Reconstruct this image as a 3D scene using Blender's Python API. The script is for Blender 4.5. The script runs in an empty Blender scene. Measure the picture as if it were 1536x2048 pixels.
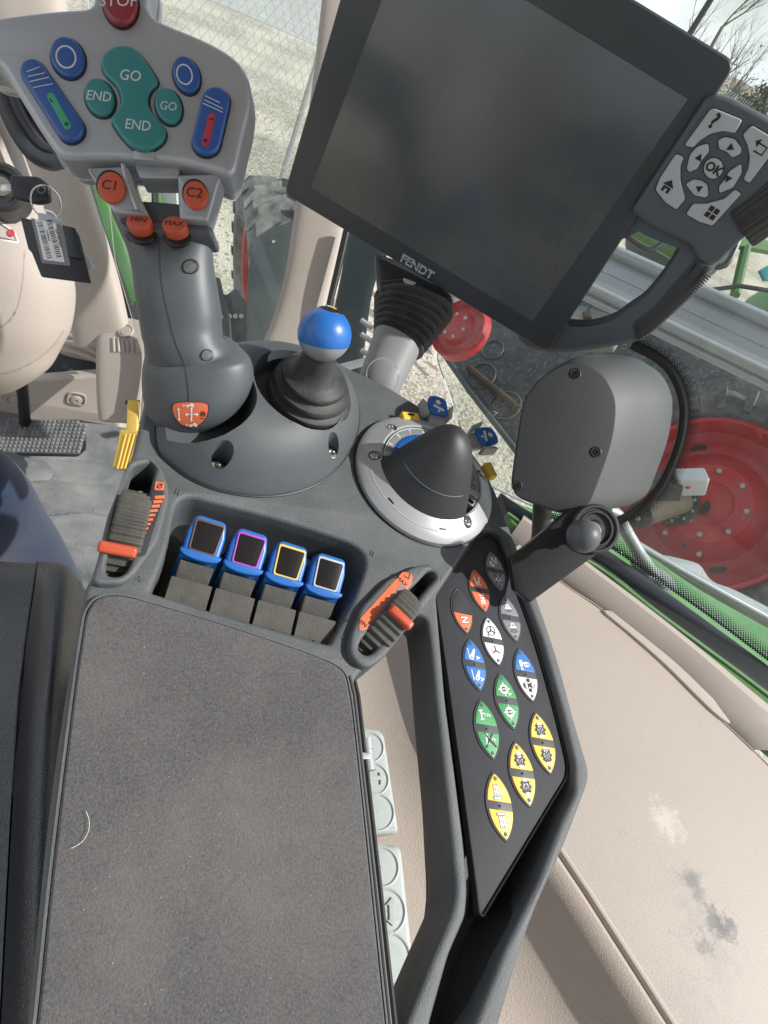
import bpy, bmesh, math, random
from mathutils import Vector, Matrix, noise
from mathutils.bvhtree import BVHTree
random.seed(7)
SC = bpy.context.scene
COL = SC.collection
R = math.radians

# ------------------------------------------------------------------ camera
FPX, CX, CY = 1330.0, 768.0, 1024.0
CAMH = 1.10
nad = Vector((-822, 1361, FPX)).normalized()          # straight down, in camera axes (x right, y down, z forward)
UPc = -nad
fwc = Vector((450-CX, -1146-CY, FPX)).normalized()
Yc = (fwc - UPc*fwc.dot(UPc)).normalized()
Xc = Yc.cross(UPc)
CAM = Vector((0, 0, CAMH))
def c2w(v):
    v = Vector(v)
    return Vector((v.dot(Xc), v.dot(Yc), v.dot(UPc)))
cd = bpy.data.cameras.new('camera'); cam = bpy.data.objects.new('camera', cd); COL.objects.link(cam)
cx_, cy_, cz_ = c2w((1,0,0)), c2w((0,-1,0)), c2w((0,0,-1))
cam.matrix_world = Matrix(((cx_.x, cy_.x, cz_.x, CAM.x), (cx_.y, cy_.y, cz_.y, CAM.y), (cx_.z, cy_.z, cz_.z, CAM.z), (0,0,0,1)))
cd.sensor_fit = 'VERTICAL'; cd.sensor_height = 36; cd.sensor_width = 27
cd.lens = FPX/2048*36; cd.clip_start = 0.01; cd.clip_end = 900
SC.camera = cam

# ------------------------------------------------------------------ light
SUNDIR = Vector((0.68, -0.28, 0.74)).normalized()       # towards the sun: right, a little forward, high
w = bpy.data.worlds.new('World'); SC.world = w; w.use_nodes = True
nt = w.node_tree; N = nt.nodes; N.clear()
out = N.new('ShaderNodeOutputWorld'); bg = N.new('ShaderNodeBackground'); sky = N.new('ShaderNodeTexSky')
sky.sky_type = 'NISHITA'; sky.sun_disc = False
sky.sun_elevation = math.asin(SUNDIR.z); sky.sun_rotation = math.atan2(SUNDIR.x, SUNDIR.y)
sky.air_density = 1.0; sky.dust_density = 2.0
tc = N.new('ShaderNodeTexCoord'); nz = N.new('ShaderNodeTexNoise'); nz.inputs['Scale'].default_value = 2.6; nz.inputs['Detail'].default_value = 7
rp = N.new('ShaderNodeValToRGB'); rp.color_ramp.elements[0].position = .40; rp.color_ramp.elements[1].position = .62
mx = N.new('ShaderNodeMix'); mx.data_type = 'RGBA'; mx.inputs[7].default_value = (11.5, 11.9, 12.6, 1)
nt.links.new(tc.outputs['Generated'], nz.inputs['Vector']); nt.links.new(nz.outputs['Fac'], rp.inputs['Fac'])
nt.links.new(rp.outputs['Color'], mx.inputs[0]); nt.links.new(sky.outputs[0], mx.inputs[6])
nt.links.new(mx.outputs[2], bg.inputs['Color']); bg.inputs['Strength'].default_value = 0.095
nt.links.new(bg.outputs[0], out.inputs['Surface'])
sd = bpy.data.lights.new('sun', 'SUN'); sd.energy = 3.6; sd.angle = R(0.6); sd.color = (1.0, 0.975, 0.93)
sun = bpy.data.objects.new('sun', sd); COL.objects.link(sun)
sun.rotation_euler = SUNDIR.to_track_quat('Z', 'Y').to_euler(); sun.location = (3, 2, 5)
SC.view_settings.view_transform = 'Standard'; SC.view_settings.look = 'None'
SC.view_settings.exposure = 0.55; SC.view_settings.gamma = 1.0; SC.view_settings.use_curve_mapping = False

# ------------------------------------------------------------------ helpers
def ray(px, py): return c2w(Vector((px-CX, py-CY, FPX)))
def W(px, py, d): return CAM + ray(px, py)*(d/FPX)                 # point at camera depth d
def Zhit(px, py, z):
    r = ray(px, py); return CAM + r*((z-CAMH)/r.z)
class Fr:
    def __init__(s, o, X, Z):
        s.o = Vector(o); s.Z = Vector(Z).normalized(); X = Vector(X)
        s.X = (X - s.Z*X.dot(s.Z)).normalized(); s.Y = s.Z.cross(s.X)
    def uv(s, px, py, h=0.0):
        r = ray(px, py); o = s.o + s.Z*h
        t = (o-CAM).dot(s.Z)/r.dot(s.Z); p = CAM + r*t - o
        return (p.dot(s.X), p.dot(s.Y))
    def w(s, u, v, h=0.0): return s.o + s.X*u + s.Y*v + s.Z*h
    def mat(s, u=0, v=0, h=0, rot=0):
        o = s.w(u, v, h); c, sn = math.cos(rot), math.sin(rot)
        X = s.X*c + s.Y*sn; Y = s.Y*c - s.X*sn
        return Matrix(((X.x, Y.x, s.Z.x, o.x), (X.y, Y.y, s.Z.y, o.y), (X.z, Y.z, s.Z.z, o.z), (0,0,0,1)))
    def sub(s, u, v, h=0, rot=0):
        m = s.mat(u, v, h, rot); return Fr(m.to_translation(), m.col[0].to_3d(), m.col[2].to_3d())
    def px(s, pts, h=0.0): return [s.uv(x, y, h) for x, y in pts]
def camfr(px, py, d, n=(0,0,-1), x=(1,0,0)): return Fr(W(px, py, d), c2w(x), c2w(n))
def slab(fr, loop, z0, z1):
    n = len(loop); g = G(); g.v = [fr.w(u, v, z0) for u, v in loop] + [fr.w(u, v, z1) for u, v in loop]
    g.f = [tuple(range(n))[::-1], tuple(range(n, 2*n))] + [(i, (i+1) % n, n+(i+1) % n, n+i) for i in range(n)]; return g
class G:
    def __init__(s): s.v = []; s.f = []
    def add(s, o):
        k = len(s.v); s.v += o.v; s.f += [tuple(i+k for i in f) for f in o.f]; return s
    def tr(s, M): s.v = [M @ v for v in s.v]; return s
def cat(*gs):
    g = G()
    for o in gs: g.add(o)
    return g
def from_obj(tmp, M):
    dg = bpy.context.evaluated_depsgraph_get()
    me = bpy.data.meshes.new_from_object(tmp.evaluated_get(dg))
    g = G(); g.v = [M @ v.co for v in me.vertices]; g.f = [tuple(p.vertices) for p in me.polygons]
    bpy.data.meshes.remove(me); return g
def rnd(pts, r, n=5):
    out = []; L = len(pts)
    rr = r if isinstance(r, (list, tuple)) else [r]*L
    for i in range(L):
        p = Vector(pts[i]); a = Vector(pts[i-1]); b = Vector(pts[(i+1) % L])
        da = (a-p); db = (b-p); la, lb = da.length, db.length
        q = min(rr[i], la*.48, lb*.48)
        if q < 1e-6: out.append(tuple(p)); continue
        s, e = p + da/la*q, p + db/lb*q
        for k in range(n+1):
            t = k/n; out.append(tuple(s*(1-t)**2 + p*2*t*(1-t) + e*t*t))
    return out
def cr(pts, n=5, closed=True):
    out = []; L = len(pts); P = [Vector(p) for p in pts]
    for i in range(L if closed else L-1):
        if closed: a, b, c, d = P[i-1], P[i], P[(i+1) % L], P[(i+2) % L]
        else: a, b, c, d = P[max(i-1, 0)], P[i], P[i+1], P[min(i+2, L-1)]
        for k in range(n):
            t = k/n
            out.append(tuple(.5*((2*b) + (c-a)*t + (2*a-5*b+4*c-d)*t*t + (3*b-a-3*c+d)*t**3)))
    if not closed: out.append(tuple(P[-1]))
    return out
def circ(cx, cy, r, n=32, ry=None, rot=0, a0=0, a1=2*math.pi):
    ry = ry or r; o = []
    full = abs(a1-a0-2*math.pi) < 1e-6
    for k in range(n if full else n+1):
        a = a0 + (a1-a0)*k/n; x, y = r*math.cos(a), ry*math.sin(a)
        o.append((cx + x*math.cos(rot) - y*math.sin(rot), cy + x*math.sin(rot) + y*math.cos(rot)))
    return o
def caps(a, b, r, r2=None, n=10):
    a, b = Vector(a), Vector(b); r2 = r2 or r; d = math.atan2(b.y-a.y, b.x-a.x); o = []
    for k in range(n+1):
        t = d + math.pi/2 + math.pi*k/n; o.append((a.x + r*math.cos(t), a.y + r*math.sin(t)))
    for k in range(n+1):
        t = d - math.pi/2 + math.pi*k/n; o.append((b.x + r2*math.cos(t), b.y + r2*math.sin(t)))
    return o
def prism(fr, loops, z0, z1, bev=0.0, br=2, M=None):
    """filled outline (further loops are holes) from z0 up to z1, with rounded rims"""
    if loops and not isinstance(loops[0][0], (tuple, list, Vector)): loops = [loops]
    cu = bpy.data.curves.new('t', 'CURVE'); cu.dimensions = '2D'; cu.fill_mode = 'BOTH'
    hz = (z1-z0)/2; bev = min(bev, hz*.98)
    cu.extrude = hz-bev; cu.bevel_depth = bev; cu.bevel_resolution = br; cu.offset = -bev
    for lp in loops:
        s = cu.splines.new('POLY'); s.points.add(len(lp)-1); s.use_cyclic_u = True
        for i, p in enumerate(lp): s.points[i].co = (p[0], p[1], 0, 1)
    ob = bpy.data.objects.new('t', cu); COL.objects.link(ob)
    g = from_obj(ob, (M or fr.mat()) @ Matrix.Translation((0, 0, (z0+z1)/2)))
    bpy.data.objects.remove(ob); bpy.data.curves.remove(cu); return g
def stroke(pts, w):
    """open polyline -> closed outline of width w"""
    P = [Vector(p[:2]) for p in pts]; l, r_ = [], []
    for i, p in enumerate(P):
        if i == 0: d = P[1]-p
        elif i == len(P)-1: d = p-P[i-1]
        else: d = (P[i+1]-p).normalized() + (p-P[i-1]).normalized()
        if d.length < 1e-9: d = Vector((1, 0))
        d.normalize(); n = Vector((-d.y, d.x))*w/2; l.append(tuple(p+n)); r_.append(tuple(p-n))
    return l + r_[::-1]
def text(fr, s, u, v, h, size, rot=0, th=0.0003, bold=0.0, shear=0, sx=1, align='CENTER'):
    cu = bpy.data.curves.new('t', 'FONT'); cu.body = s; cu.size = size; cu.align_x = align; cu.align_y = 'CENTER'
    cu.extrude = th/2; cu.offset = bold; cu.shear = shear; cu.resolution_u = 3
    ob = bpy.data.objects.new('t', cu); COL.objects.link(ob)
    g = from_obj(ob, fr.mat(u, v, h+th/2, rot) @ Matrix.Diagonal((sx, 1, 1, 1)))
    bpy.data.objects.remove(ob); bpy.data.curves.remove(cu); return g
def loft(rings, closed=True, cap=True):
    g = G(); n = len(rings[0])
    for r_ in rings: g.v += [Vector(p) for p in r_]
    for i in range(len(rings)-1):
        for k in range(n if closed else n-1):
            a = i*n+k; b = i*n+(k+1) % n; g.f.append((a, b, b+n, a+n))
    if cap and closed:
        g.f.append(tuple(range(n))[::-1]); g.f.append(tuple(range((len(rings)-1)*n, len(rings)*n)))
    return g
def dens(rows, n):
    """Catmull-Rom through rows of equal-length float tuples"""
    P = [Vector(r_) for r_ in rows]; out = []
    for i in range(len(P)-1):
        a, b, c, d = P[max(i-1, 0)], P[i], P[i+1], P[min(i+2, len(P)-1)]
        for k in range(n):
            t = k/n; out.append(.5*((2*b) + (c-a)*t + (2*a-5*b+4*c-d)*t*t + (3*b-a-3*c+d)*t**3))
    out.append(P[-1]); return out
def limb(secs, n=36, sub=5, ex=2.0, cap=True):
    """solid through sections (xL,yL,xR,yR,depth,ratio): silhouette edges and thickness ratio"""
    rows = dens(secs, sub) if sub > 1 else [Vector(s) for s in secs]
    C = []; A = []
    for r_ in rows:
        a, b = W(r_[0], r_[1], r_[4]), W(r_[2], r_[3], r_[4]); C.append((a+b)/2); A.append((b-a)/2)
    rings = []
    for i in range(len(rows)):
        t = (C[min(i+1, len(C)-1)]-C[max(i-1, 0)]).normalized(); a = A[i]
        b = a.cross(t).normalized()*a.length*rows[i][5]
        ring = []
        for k in range(n):
            q = 2*math.pi*k/n; cs, sn = math.cos(q), math.sin(q); e = 2/ex
            ring.append(C[i] + a*math.copysign(abs(cs)**e, cs) + b*math.copysign(abs(sn)**e, sn))
        rings.append(ring)
    return loft(rings, True, cap)
def tube(pts, r, n=10, closed=False, cap=True, flat=1.0, up=None):
    P = [Vector(p) for p in pts]; L = len(P); rr = r if isinstance(r, (list, tuple)) else [r]*L; rings = []; u = up
    for i in range(L):
        t = (P[(i+1) % L]-P[i-1]) if closed else (P[min(i+1, L-1)]-P[max(i-1, 0)])
        t.normalize()
        if u is None: u = Vector((0, 0, 1)) if abs(t.z) < .9 else Vector((1, 0, 0))
        a = (u - t*u.dot(t)).normalized(); u = a; b = t.cross(a)
        rings.append([P[i] + a*math.cos(2*math.pi*k/n)*rr[i]*flat + b*math.sin(2*math.pi*k/n)*rr[i] for k in range(n)])
    if closed: rings.append(rings[0])
    return loft(rings, True, cap and not closed)
def lathe(fr, prof, n=40, a0=0, a1=2*math.pi, cap=False, rm=None):
    """(r, h) profile turned round the frame's Z"""
    full = abs(a1-a0-2*math.pi) < 1e-6; rings = []
    for j, (r_, h) in enumerate(prof):
        ring = []
        for k in range(n if full else n+1):
            a = a0 + (a1-a0)*k/n; q = r_*(rm(a, j) if rm else 1)
            ring.append(fr.w(q*math.cos(a), q*math.sin(a), h))
        rings.append(ring)
    return loft(rings, full, cap)
def sphere(c, r, n=32, m=18, fr=None, h0=-1, h1=1, sq=(1, 1, 1)):
    fr = fr or Fr(c, (1, 0, 0), (0, 0, 1)); f2 = Fr(c, fr.X, fr.Z); rings = []
    t0, t1 = math.asin(h0), math.asin(h1)
    for j in range(m+1):
        t = t0 + (t1-t0)*j/m; rr = max(r*math.cos(t), 1e-5)
        rings.append([f2.w(sq[0]*rr*math.cos(2*math.pi*k/n), sq[1]*rr*math.sin(2*math.pi*k/n), sq[2]*r*math.sin(t)) for k in range(n)])
    return loft(rings)
def box(fr, u0, u1, v0, v1, h0, h1, bev=0.0, rad=0.0):
    o = [(u0, v0), (u1, v0), (u1, v1), (u0, v1)]
    if rad: o = rnd(o, rad)
    return prism(fr, o, h0, h1, bev)
def bvh(g): return BVHTree.FromPolygons(g.v, g.f)
def wrap(g, tree, off=0.0003):
    """lay thin geometry on a curved surface (along the sight line it was traced on)"""
    o = []
    for v in g.v:
        d = (v-CAM).normalized(); h = tree.ray_cast(CAM, d)
        o.append(h[0]-d*off if h[0] is not None else v)
    g.v = o; return g
def boolean(g, cutters, op='DIFFERENCE'):
    def mk(q):
        me = bpy.data.meshes.new('b'); me.from_pydata(q.v, [], q.f)
        bm = bmesh.new(); bm.from_mesh(me); bmesh.ops.remove_doubles(bm, verts=bm.verts, dist=1e-6)
        bmesh.ops.recalc_face_normals(bm, faces=bm.faces); bm.to_mesh(me); bm.free()
        o = bpy.data.objects.new('b', me); COL.objects.link(o); return o
    a = mk(g); bs = [mk(c) for c in cutters]
    for b in bs:
        m = a.modifiers.new('m', 'BOOLEAN'); m.operation = op; m.object = b; m.solver = 'EXACT'
    r_ = from_obj(a, Matrix())
    for o in bs+[a]: bpy.data.objects.remove(o)
    return r_
LOC = {}
def mk_mesh(name, g, mat, loc, smooth=30, bev=0):
    me = bpy.data.meshes.new(name); me.from_pydata([v-loc for v in g.v], [], g.f)
    bm = bmesh.new(); bm.from_mesh(me); bmesh.ops.remove_doubles(bm, verts=bm.verts, dist=1e-6)
    bmesh.ops.recalc_face_normals(bm, faces=bm.faces); bm.to_mesh(me); bm.free()
    me.materials.append(mat)
    if smooth: me.shade_smooth(); me.set_sharp_from_angle(angle=R(smooth))
    return me
def thing(name, label, cat_, loc, group=None):
    o = bpy.data.objects.new(name, None); COL.objects.link(o); o.location = loc; o.empty_display_size = .02
    o['label'] = label; o['category'] = cat_
    if group: o['group'] = group
    LOC[o] = Vector(loc); return o
def part(name, g, mat, parent, label=None, smooth=30, kind=None):
    loc = LOC[parent]; o = bpy.data.objects.new(name, mk_mesh(name, g, mat, loc, smooth)); COL.objects.link(o)
    o.parent = parent; LOC[o] = loc
    if label: o['label'] = label
    if kind: o['kind'] = kind
    return o
def single(name, g, mat, label=None, cat_=None, group=None, kind=None, smooth=30):
    c = Vector((0, 0, 0))
    for v in g.v: c += v
    c /= len(g.v); o = bpy.data.objects.new(name, mk_mesh(name, g, mat, c, smooth)); COL.objects.link(o); o.location = c
    LOC[o] = c
    if label: o['label'] = label
    if cat_: o['category'] = cat_
    if group: o['group'] = group
    if kind: o['kind'] = kind
    return o
def copy_tree(o, parent=None, off=None):
    c = o.copy(); COL.objects.link(c)
    if parent: c.parent = parent
    if off is not None: c.location = o.location + off
    LOC[c] = LOC[o] + (off or Vector((0, 0, 0)))
    for ch in list(o.children):
        copy_tree(ch, c)
    return c

# ------------------------------------------------------------------ materials
def S(r, g, b):
    f = lambda c: ((c/255+.055)/1.055)**2.4 if c/255 > .04045 else c/255/12.92
    return (f(r), f(g), f(b), 1)
MATS = {}
def mat(name, col, rough=.5, spec=.5, metal=0, bump=0, bscale=400, btype='noise', dust=0, dustcol=(.35, .33, .29, 1), dscale=6,
        var=0, vscale=20, coat=0, speck=0, speckcol=(.4, .39, .36, 1), sscale=300, anis=None, sheen=0):
    m = bpy.data.materials.new(name); m.use_nodes = True; t = m.node_tree; n = t.nodes; l = t.links
    b = n['Principled BSDF']; b.inputs['Roughness'].default_value = rough; b.inputs['Metallic'].default_value = metal
    b.inputs['Specular IOR Level'].default_value = spec; b.inputs['Coat Weight'].default_value = coat
    b.inputs['Sheen Weight'].default_value = sheen
    c = n.new('ShaderNodeRGB'); c.outputs[0].default_value = tuple(col[:3]) + (1,); cur = c.outputs[0]
    tc = n.new('ShaderNodeTexCoord')
    def nse(scale, det=4, rough_=.6):
        q = n.new('ShaderNodeTexNoise'); q.inputs['Scale'].default_value = scale; q.inputs['Detail'].default_value = det
        q.inputs['Roughness'].default_value = rough_; l.new(tc.outputs['Object'], q.inputs['Vector']); return q.outputs['Fac']
    def ramp(s, a, b_):
        q = n.new('ShaderNodeMapRange'); q.inputs[1].default_value = a; q.inputs[2].default_value = b_; l.new(s, q.inputs[0]); return q.outputs[0]
    def mixc(f, a, bb):
        q = n.new('ShaderNodeMix'); q.data_type = 'RGBA'; l.new(f, q.inputs[0]); l.new(a, q.inputs[6])
        if isinstance(bb, tuple): q.inputs[7].default_value = bb
        else: l.new(bb, q.inputs[7])
        return q.outputs[2]
    def mul(a, k):
        q = n.new('ShaderNodeMath'); q.operation = 'MULTIPLY'; l.new(a, q.inputs[0])
        if isinstance(k, float) or isinstance(k, int): q.inputs[1].default_value = k
        else: l.new(k, q.inputs[1])
        return q.outputs[0]
    if var:
        d = tuple(x*(1-var) for x in col[:3]) + (1,); cur = mixc(ramp(nse(vscale, 6), .3, .7), cur, d)
    if speck:
        cur = mixc(mul(ramp(nse(sscale, 2, .5), .58, .68), float(speck)), cur, speckcol)
    if dust:
        f = mul(ramp(nse(dscale, 8, .65), .42, .72), float(dust)); cur = mixc(f, cur, dustcol)
        rr = n.new('ShaderNodeMapRange'); rr.inputs[3].default_value = rough; rr.inputs[4].default_value = min(1, rough+.35)
        l.new(f, rr.inputs[0]); l.new(rr.outputs[0], b.inputs['Roughness'])
    l.new(cur, b.inputs['Base Color'])
    if bump:
        if btype == 'leather':
            q = n.new('ShaderNodeTexVoronoi'); q.feature = 'DISTANCE_TO_EDGE'; q.inputs['Scale'].default_value = bscale
            mpn = n.new('ShaderNodeMix'); mpn.data_type = 'VECTOR'; mpn.inputs[0].default_value = .0
            wn = n.new('ShaderNodeTexNoise'); wn.inputs['Scale'].default_value = bscale*.5; l.new(tc.outputs['Object'], wn.inputs['Vector'])
            ad = n.new('ShaderNodeVectorMath'); ad.operation = 'MULTIPLY_ADD'; l.new(wn.outputs['Color'], ad.inputs[0])
            ad.inputs[1].default_value = (1.2/bscale,)*3; l.new(tc.outputs['Object'], ad.inputs[2]); l.new(ad.outputs[0], q.inputs['Vector'])
            h = ramp(q.outputs['Distance'], 0, .25)
        else: h = nse(bscale, 3, .6)
        bp = n.new('ShaderNodeBump'); bp.inputs['Strength'].default_value = bump; bp.inputs['Distance'].default_value = .0006 if btype == 'noise' else .0012
        l.new(h, bp.inputs['Height']); l.new(bp.outputs[0], b.inputs['Normal'])
    MATS[name] = m; return m
PL = dict(bump=.35, bscale=1500)
m_cons = mat('console_plastic', (.096, .106, .113), .54, .45, bump=.7, bscale=900, var=.22, vscale=25, dust=.22, dscale=30, dustcol=(.22, .22, .21, 1))
m_plinth = mat('plinth_plastic', (.072, .083, .092), .50, .45, bump=.35, bscale=1500, dust=.10, dscale=9)
m_grip = mat('grip_rubber', (.080, .091, .102), .44, .45, bump=.15, bscale=1800, dust=.07, dscale=20)
m_dark = mat('dark_plastic', (.022, .024, .026), .45, .45, bump=.3, bscale=1500, dust=.06, dscale=10)
m_inset = mat('gloss_black', (.012, .012, .013), .18, .6)
m_black = mat('black_plastic', (.010, .011, .012), .4, .5, bump=.1, bscale=1500)
m_rub = mat('black_rubber', (.030, .032, .034), .55, .4, bump=.3, bscale=900, dust=.18, dscale=25)
m_rubbrown = mat('dusty_rubber', (.062, .061, .056), .6, .35, bump=.5, bscale=700, dust=.5, dscale=60, dustcol=(.14, .13, .105, 1))
m_pad = mat('pad_felt', (.122, .120, .121), .95, .2, bump=1.0, bscale=1000, var=.6, vscale=800, speck=.25, speckcol=(.20, .19, .185, 1), sscale=1300, dust=.55, dscale=7, dustcol=(.19, .185, .18, 1), sheen=.2)
m_beige = mat('beige_plastic', (.42, .37, .325), .6, .4, bump=.35, bscale=500, var=.05, vscale=6, dust=.10, dscale=8, dustcol=(.34, .30, .25, 1))
m_beigel = mat('beige_leather', (.42, .36, .305), .6, .4, bump=.25, bscale=560, btype='leather', var=.08, vscale=5)
m_silver = mat('silver_paint', (.36, .38, .40), .38, .5, metal=.35, bump=.08, bscale=2500, speck=.25, speckcol=(.55, .56, .57, 1), sscale=2600)
m_silver2 = mat('silver_edge', (.45, .46, .47), .3, .5, metal=.5)
m_ring = mat('ring_silver', (.43, .445, .455), .35, .5, metal=.35, bump=.06, bscale=2500)
m_chrome = mat('zinc_screw', (.62, .64, .62), .25, .5, metal=.95)
m_blue = mat('blue_plastic', (.022, .085, .30), .32, .5, bump=.08, bscale=1800)
m_blue2 = mat('bright_blue', (.022, .14, .46), .35, .5, bump=.1, bscale=1800)
m_teal = mat('teal_rubber', (.028, .20, .20), .35, .5, bump=.05, bscale=1500)
m_green_l = mat('label_green', (.04, .33, .17), .45)
m_red_l = mat('label_red', (.42, .03, .05), .45)
m_maroon = mat('stop_maroon', (.25, .025, .035), .35, .5, bump=.05)
m_orange = mat('orange_plastic', (.50, .085, .038), .4, .5, bump=.1, bscale=1500)
m_orange2 = mat('orange_print', (.72, .16, .07), .5)
m_yellow = mat('yellow_print', (.85, .55, .07), .45)
m_white = mat('white_print', (.78, .79, .79), .5)
m_offw = mat('offwhite_print', (.55, .57, .58), .5)
m_pblue = mat('blue_print', (.03, .16, .48), .45)
m_pgreen = mat('green_print', (.05, .28, .10), .45)
m_pgrey = mat('grey_print', (.20, .215, .225), .45)
m_ink = mat('black_ink', (.012, .012, .013), .5)
m_panel = mat('panel_film', (.032, .034, .040), .62, .25, bump=.2, bscale=900, dust=.22, dscale=22, dustcol=(.10, .10, .11, 1))
m_glassblk = mat('screen_glass', (.040, .048, .055), .38, .6, bump=.02, bscale=800, dust=.10, dscale=7, dustcol=(.10, .11, .11, 1))
m_screen = mat('screen_face', (.075, .086, .092), .20, 1.0, dust=.45, dscale=11, dustcol=(.12, .125, .12, 1))
m_monb = mat('monitor_body', (.035, .040, .046), .5, .5, bump=.3, bscale=1500)
m_key = mat('key_grey', (.44, .47, .50), .42, .5, bump=.1, bscale=1800)
m_keyb = mat('keypad_body', (.085, .100, .115), .5, .5, bump=.35, bscale=1300)
m_leather = mat('black_leather', (.020, .023, .028), .32, .7, bump=.22, bscale=480, btype='leather')
m_jeans = mat('blue_denim', (.014, .030, .070), .9, .2, bump=.8, bscale=1300, var=.4, vscale=70, sheen=.3)
m_mat = mat('floor_rubber', (.115, .125, .13), .7, .3, bump=.5, bscale=180, dust=.65, dscale=5, dustcol=(.36, .35, .32, 1))
m_ypaint = mat('yellow_pedal', (.80, .50, .05), .45, .5, dust=.45, dscale=30, dustcol=(.45, .38, .26, 1))
m_green = mat('green_paint', (.085, .23, .070), .45, .5, dust=.5, dscale=9, dustcol=(.26, .34, .24, 1))
m_greend = mat('green_trim', (.065, .15, .045), .45, .5, bump=.3, bscale=600)
m_tyre = mat('tyre_rubber', (.07, .072, .074), .8, .3, bump=.5, bscale=60, dust=.8, dscale=9, dustcol=(.30, .295, .28, 1))
m_red = mat('red_wheel', (.42, .014, .020), .38, .5, dust=.30, dscale=16, dustcol=(.42, .17, .16, 1), bump=.3, bscale=50)
m_alu = mat('grey_aluminium', (.40, .42, .44), .4, .5, metal=.4, dust=.15, dscale=5)
m_galv = mat('galvanised', (.38, .40, .41), .45, .5, metal=.5, dust=.4, dscale=20, dustcol=(.42, .42, .40, 1))
m_fend = mat('fender_plastic', (.045, .062, .062), .55, .4, dust=.22, dscale=3, dustcol=(.2, .21, .2, 1))
m_hinge = mat('light_grey_plastic', (.40, .44, .42), .5, .5, bump=.15, bscale=900, dust=.12, dscale=15)
m_metalg = mat('painted_metal_grey', (.36, .38, .40), .4, .5, metal=.2, dust=.15, dscale=10)
m_metald = mat('dull_pin', (.10, .105, .105), .4, .5, metal=.3)
m_bark = mat('bark', (.16, .13, .105), .9, .2, bump=.6, bscale=30)
m_leaf = mat('spring_leaves', (.10, .12, .05), .8, .2, var=.4, vscale=4)
m_rust = mat('rusty_steel', (.045, .032, .020), .8, .3, dust=.4, dscale=20, dustcol=(.14, .12, .09, 1))

# ================================================================== the setting outside
GZ = -1.30
# ground sheet
m_ground = bpy.data.materials.new('gravel'); m_ground.use_nodes = True
def ground_nodes(m):
    t = m.node_tree; n = t.nodes; l = t.links; b = n['Principled BSDF']; b.inputs['Roughness'].default_value = .95; b.inputs['Specular IOR Level'].default_value = .2
    tc = n.new('ShaderNodeTexCoord')
    v = n.new('ShaderNodeTexVoronoi'); v.inputs['Scale'].default_value = 42; l.new(tc.outputs['Object'], v.inputs['Vector'])
    q = n.new('ShaderNodeTexNoise'); q.inputs['Scale'].default_value = 1.1; q.inputs['Detail'].default_value = 8; l.new(tc.outputs['Object'], q.inputs['Vector'])
    q2 = n.new('ShaderNodeTexNoise'); q2.inputs['Scale'].default_value = 75; q2.inputs['Detail'].default_value = 6; q2.inputs['Roughness'].default_value = .75; l.new(tc.outputs['Object'], q2.inputs['Vector'])
    sp = n.new('ShaderNodeSeparateColor'); l.new(v.outputs['Color'], sp.inputs[0])
    r = n.new('ShaderNodeValToRGB'); e = r.color_ramp.elements; e[0].color = (.20, .18, .14, 1); e[1].color = (.42, .385, .32, 1); e[0].position = 0
    e2 = r.color_ramp.elements.new(.5); e2.color = (.34, .31, .25, 1); l.new(sp.outputs[0], r.inputs[0])
    r2 = n.new('ShaderNodeValToRGB'); e = r2.color_ramp.elements; e[0].color = (.36, .325, .26, 1); e[1].color = (.56, .51, .42, 1); e[0].position = .3; e[1].position = .7; l.new(q2.outputs['Fac'], r2.inputs[0])
    mr = n.new('ShaderNodeMapRange'); mr.inputs[1].default_value = .42; mr.inputs[2].default_value = .58; l.new(q.outputs['Fac'], mr.inputs[0])
    mx = n.new('ShaderNodeMix'); mx.data_type = 'RGBA'; l.new(mr.outputs[0], mx.inputs[0]); l.new(r.outputs[0], mx.inputs[6]); l.new(r2.outputs[0], mx.inputs[7])
    l.new(mx.outputs[2], b.inputs['Base Color'])
    bp = n.new('ShaderNodeBump'); bp.inputs['Strength'].default_value = .7; bp.inputs['Distance'].default_value = .012; l.new(v.outputs['Distance'], bp.inputs['Height'])
    l.new(bp.outputs[0], b.inputs['Normal'])
ground_nodes(m_ground)
g = G(); g.v = [Vector(p) for p in ((-400, -400, GZ), (400, -400, GZ), (400, 400, GZ), (-400, 400, GZ))]; g.f = [(0, 1, 2, 3)]
single('ground', g, m_ground, kind='structure')
m_road = mat('pale_concrete', (.40, .39, .37), .9, .2, bump=.4, bscale=40, var=.25, vscale=3, dust=.4, dscale=1.5)
fz = Fr((0, 0, GZ), (1, 0, 0), (0, 0, 1))
single('road', prism(fz, [(-40, 9.6), (60, 17), (60, 24), (-40, 15.5)], .0, .012), m_road, kind='structure')
# loose stones: a scatter in the stretch of gravel one looks down on
g = G(); rg = random.Random(3)
ico = [(0, 0, 1), (.9, 0, .2), (.28, .85, .3), (-.72, .53, .15), (-.7, -.5, .3), (.3, -.85, .2), (0, 0, -.4)]
for k in range(5200):
    if k % 2: x, y = rg.uniform(1.9, 4.3), rg.uniform(2.2, 5.0)
    else: x, y = rg.uniform(.0, 4.0), rg.uniform(4.6, 9.5)
    s = rg.uniform(.006, .014)*(1 if k % 2 else 1.4); a = rg.uniform(0, 6.28); c, sn = math.cos(a), math.sin(a); q = rg.uniform(.6, 1.4)
    k0 = len(g.v)
    g.v += [Vector((x + s*(px*c*q - py*sn), y + s*(px*sn*q + py*c), GZ + s*pz*.55)) for px, py, pz in ico]
    g.f += [(k0, k0+1+i, k0+1+(i+1) % 5) for i in range(5)] + [(k0+6, k0+1+(i+1) % 5, k0+1+i) for i in range(5)]
m_stone = mat('pale_stones', (.30, .275, .23), .9, .2, var=.35, vscale=9)
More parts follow.
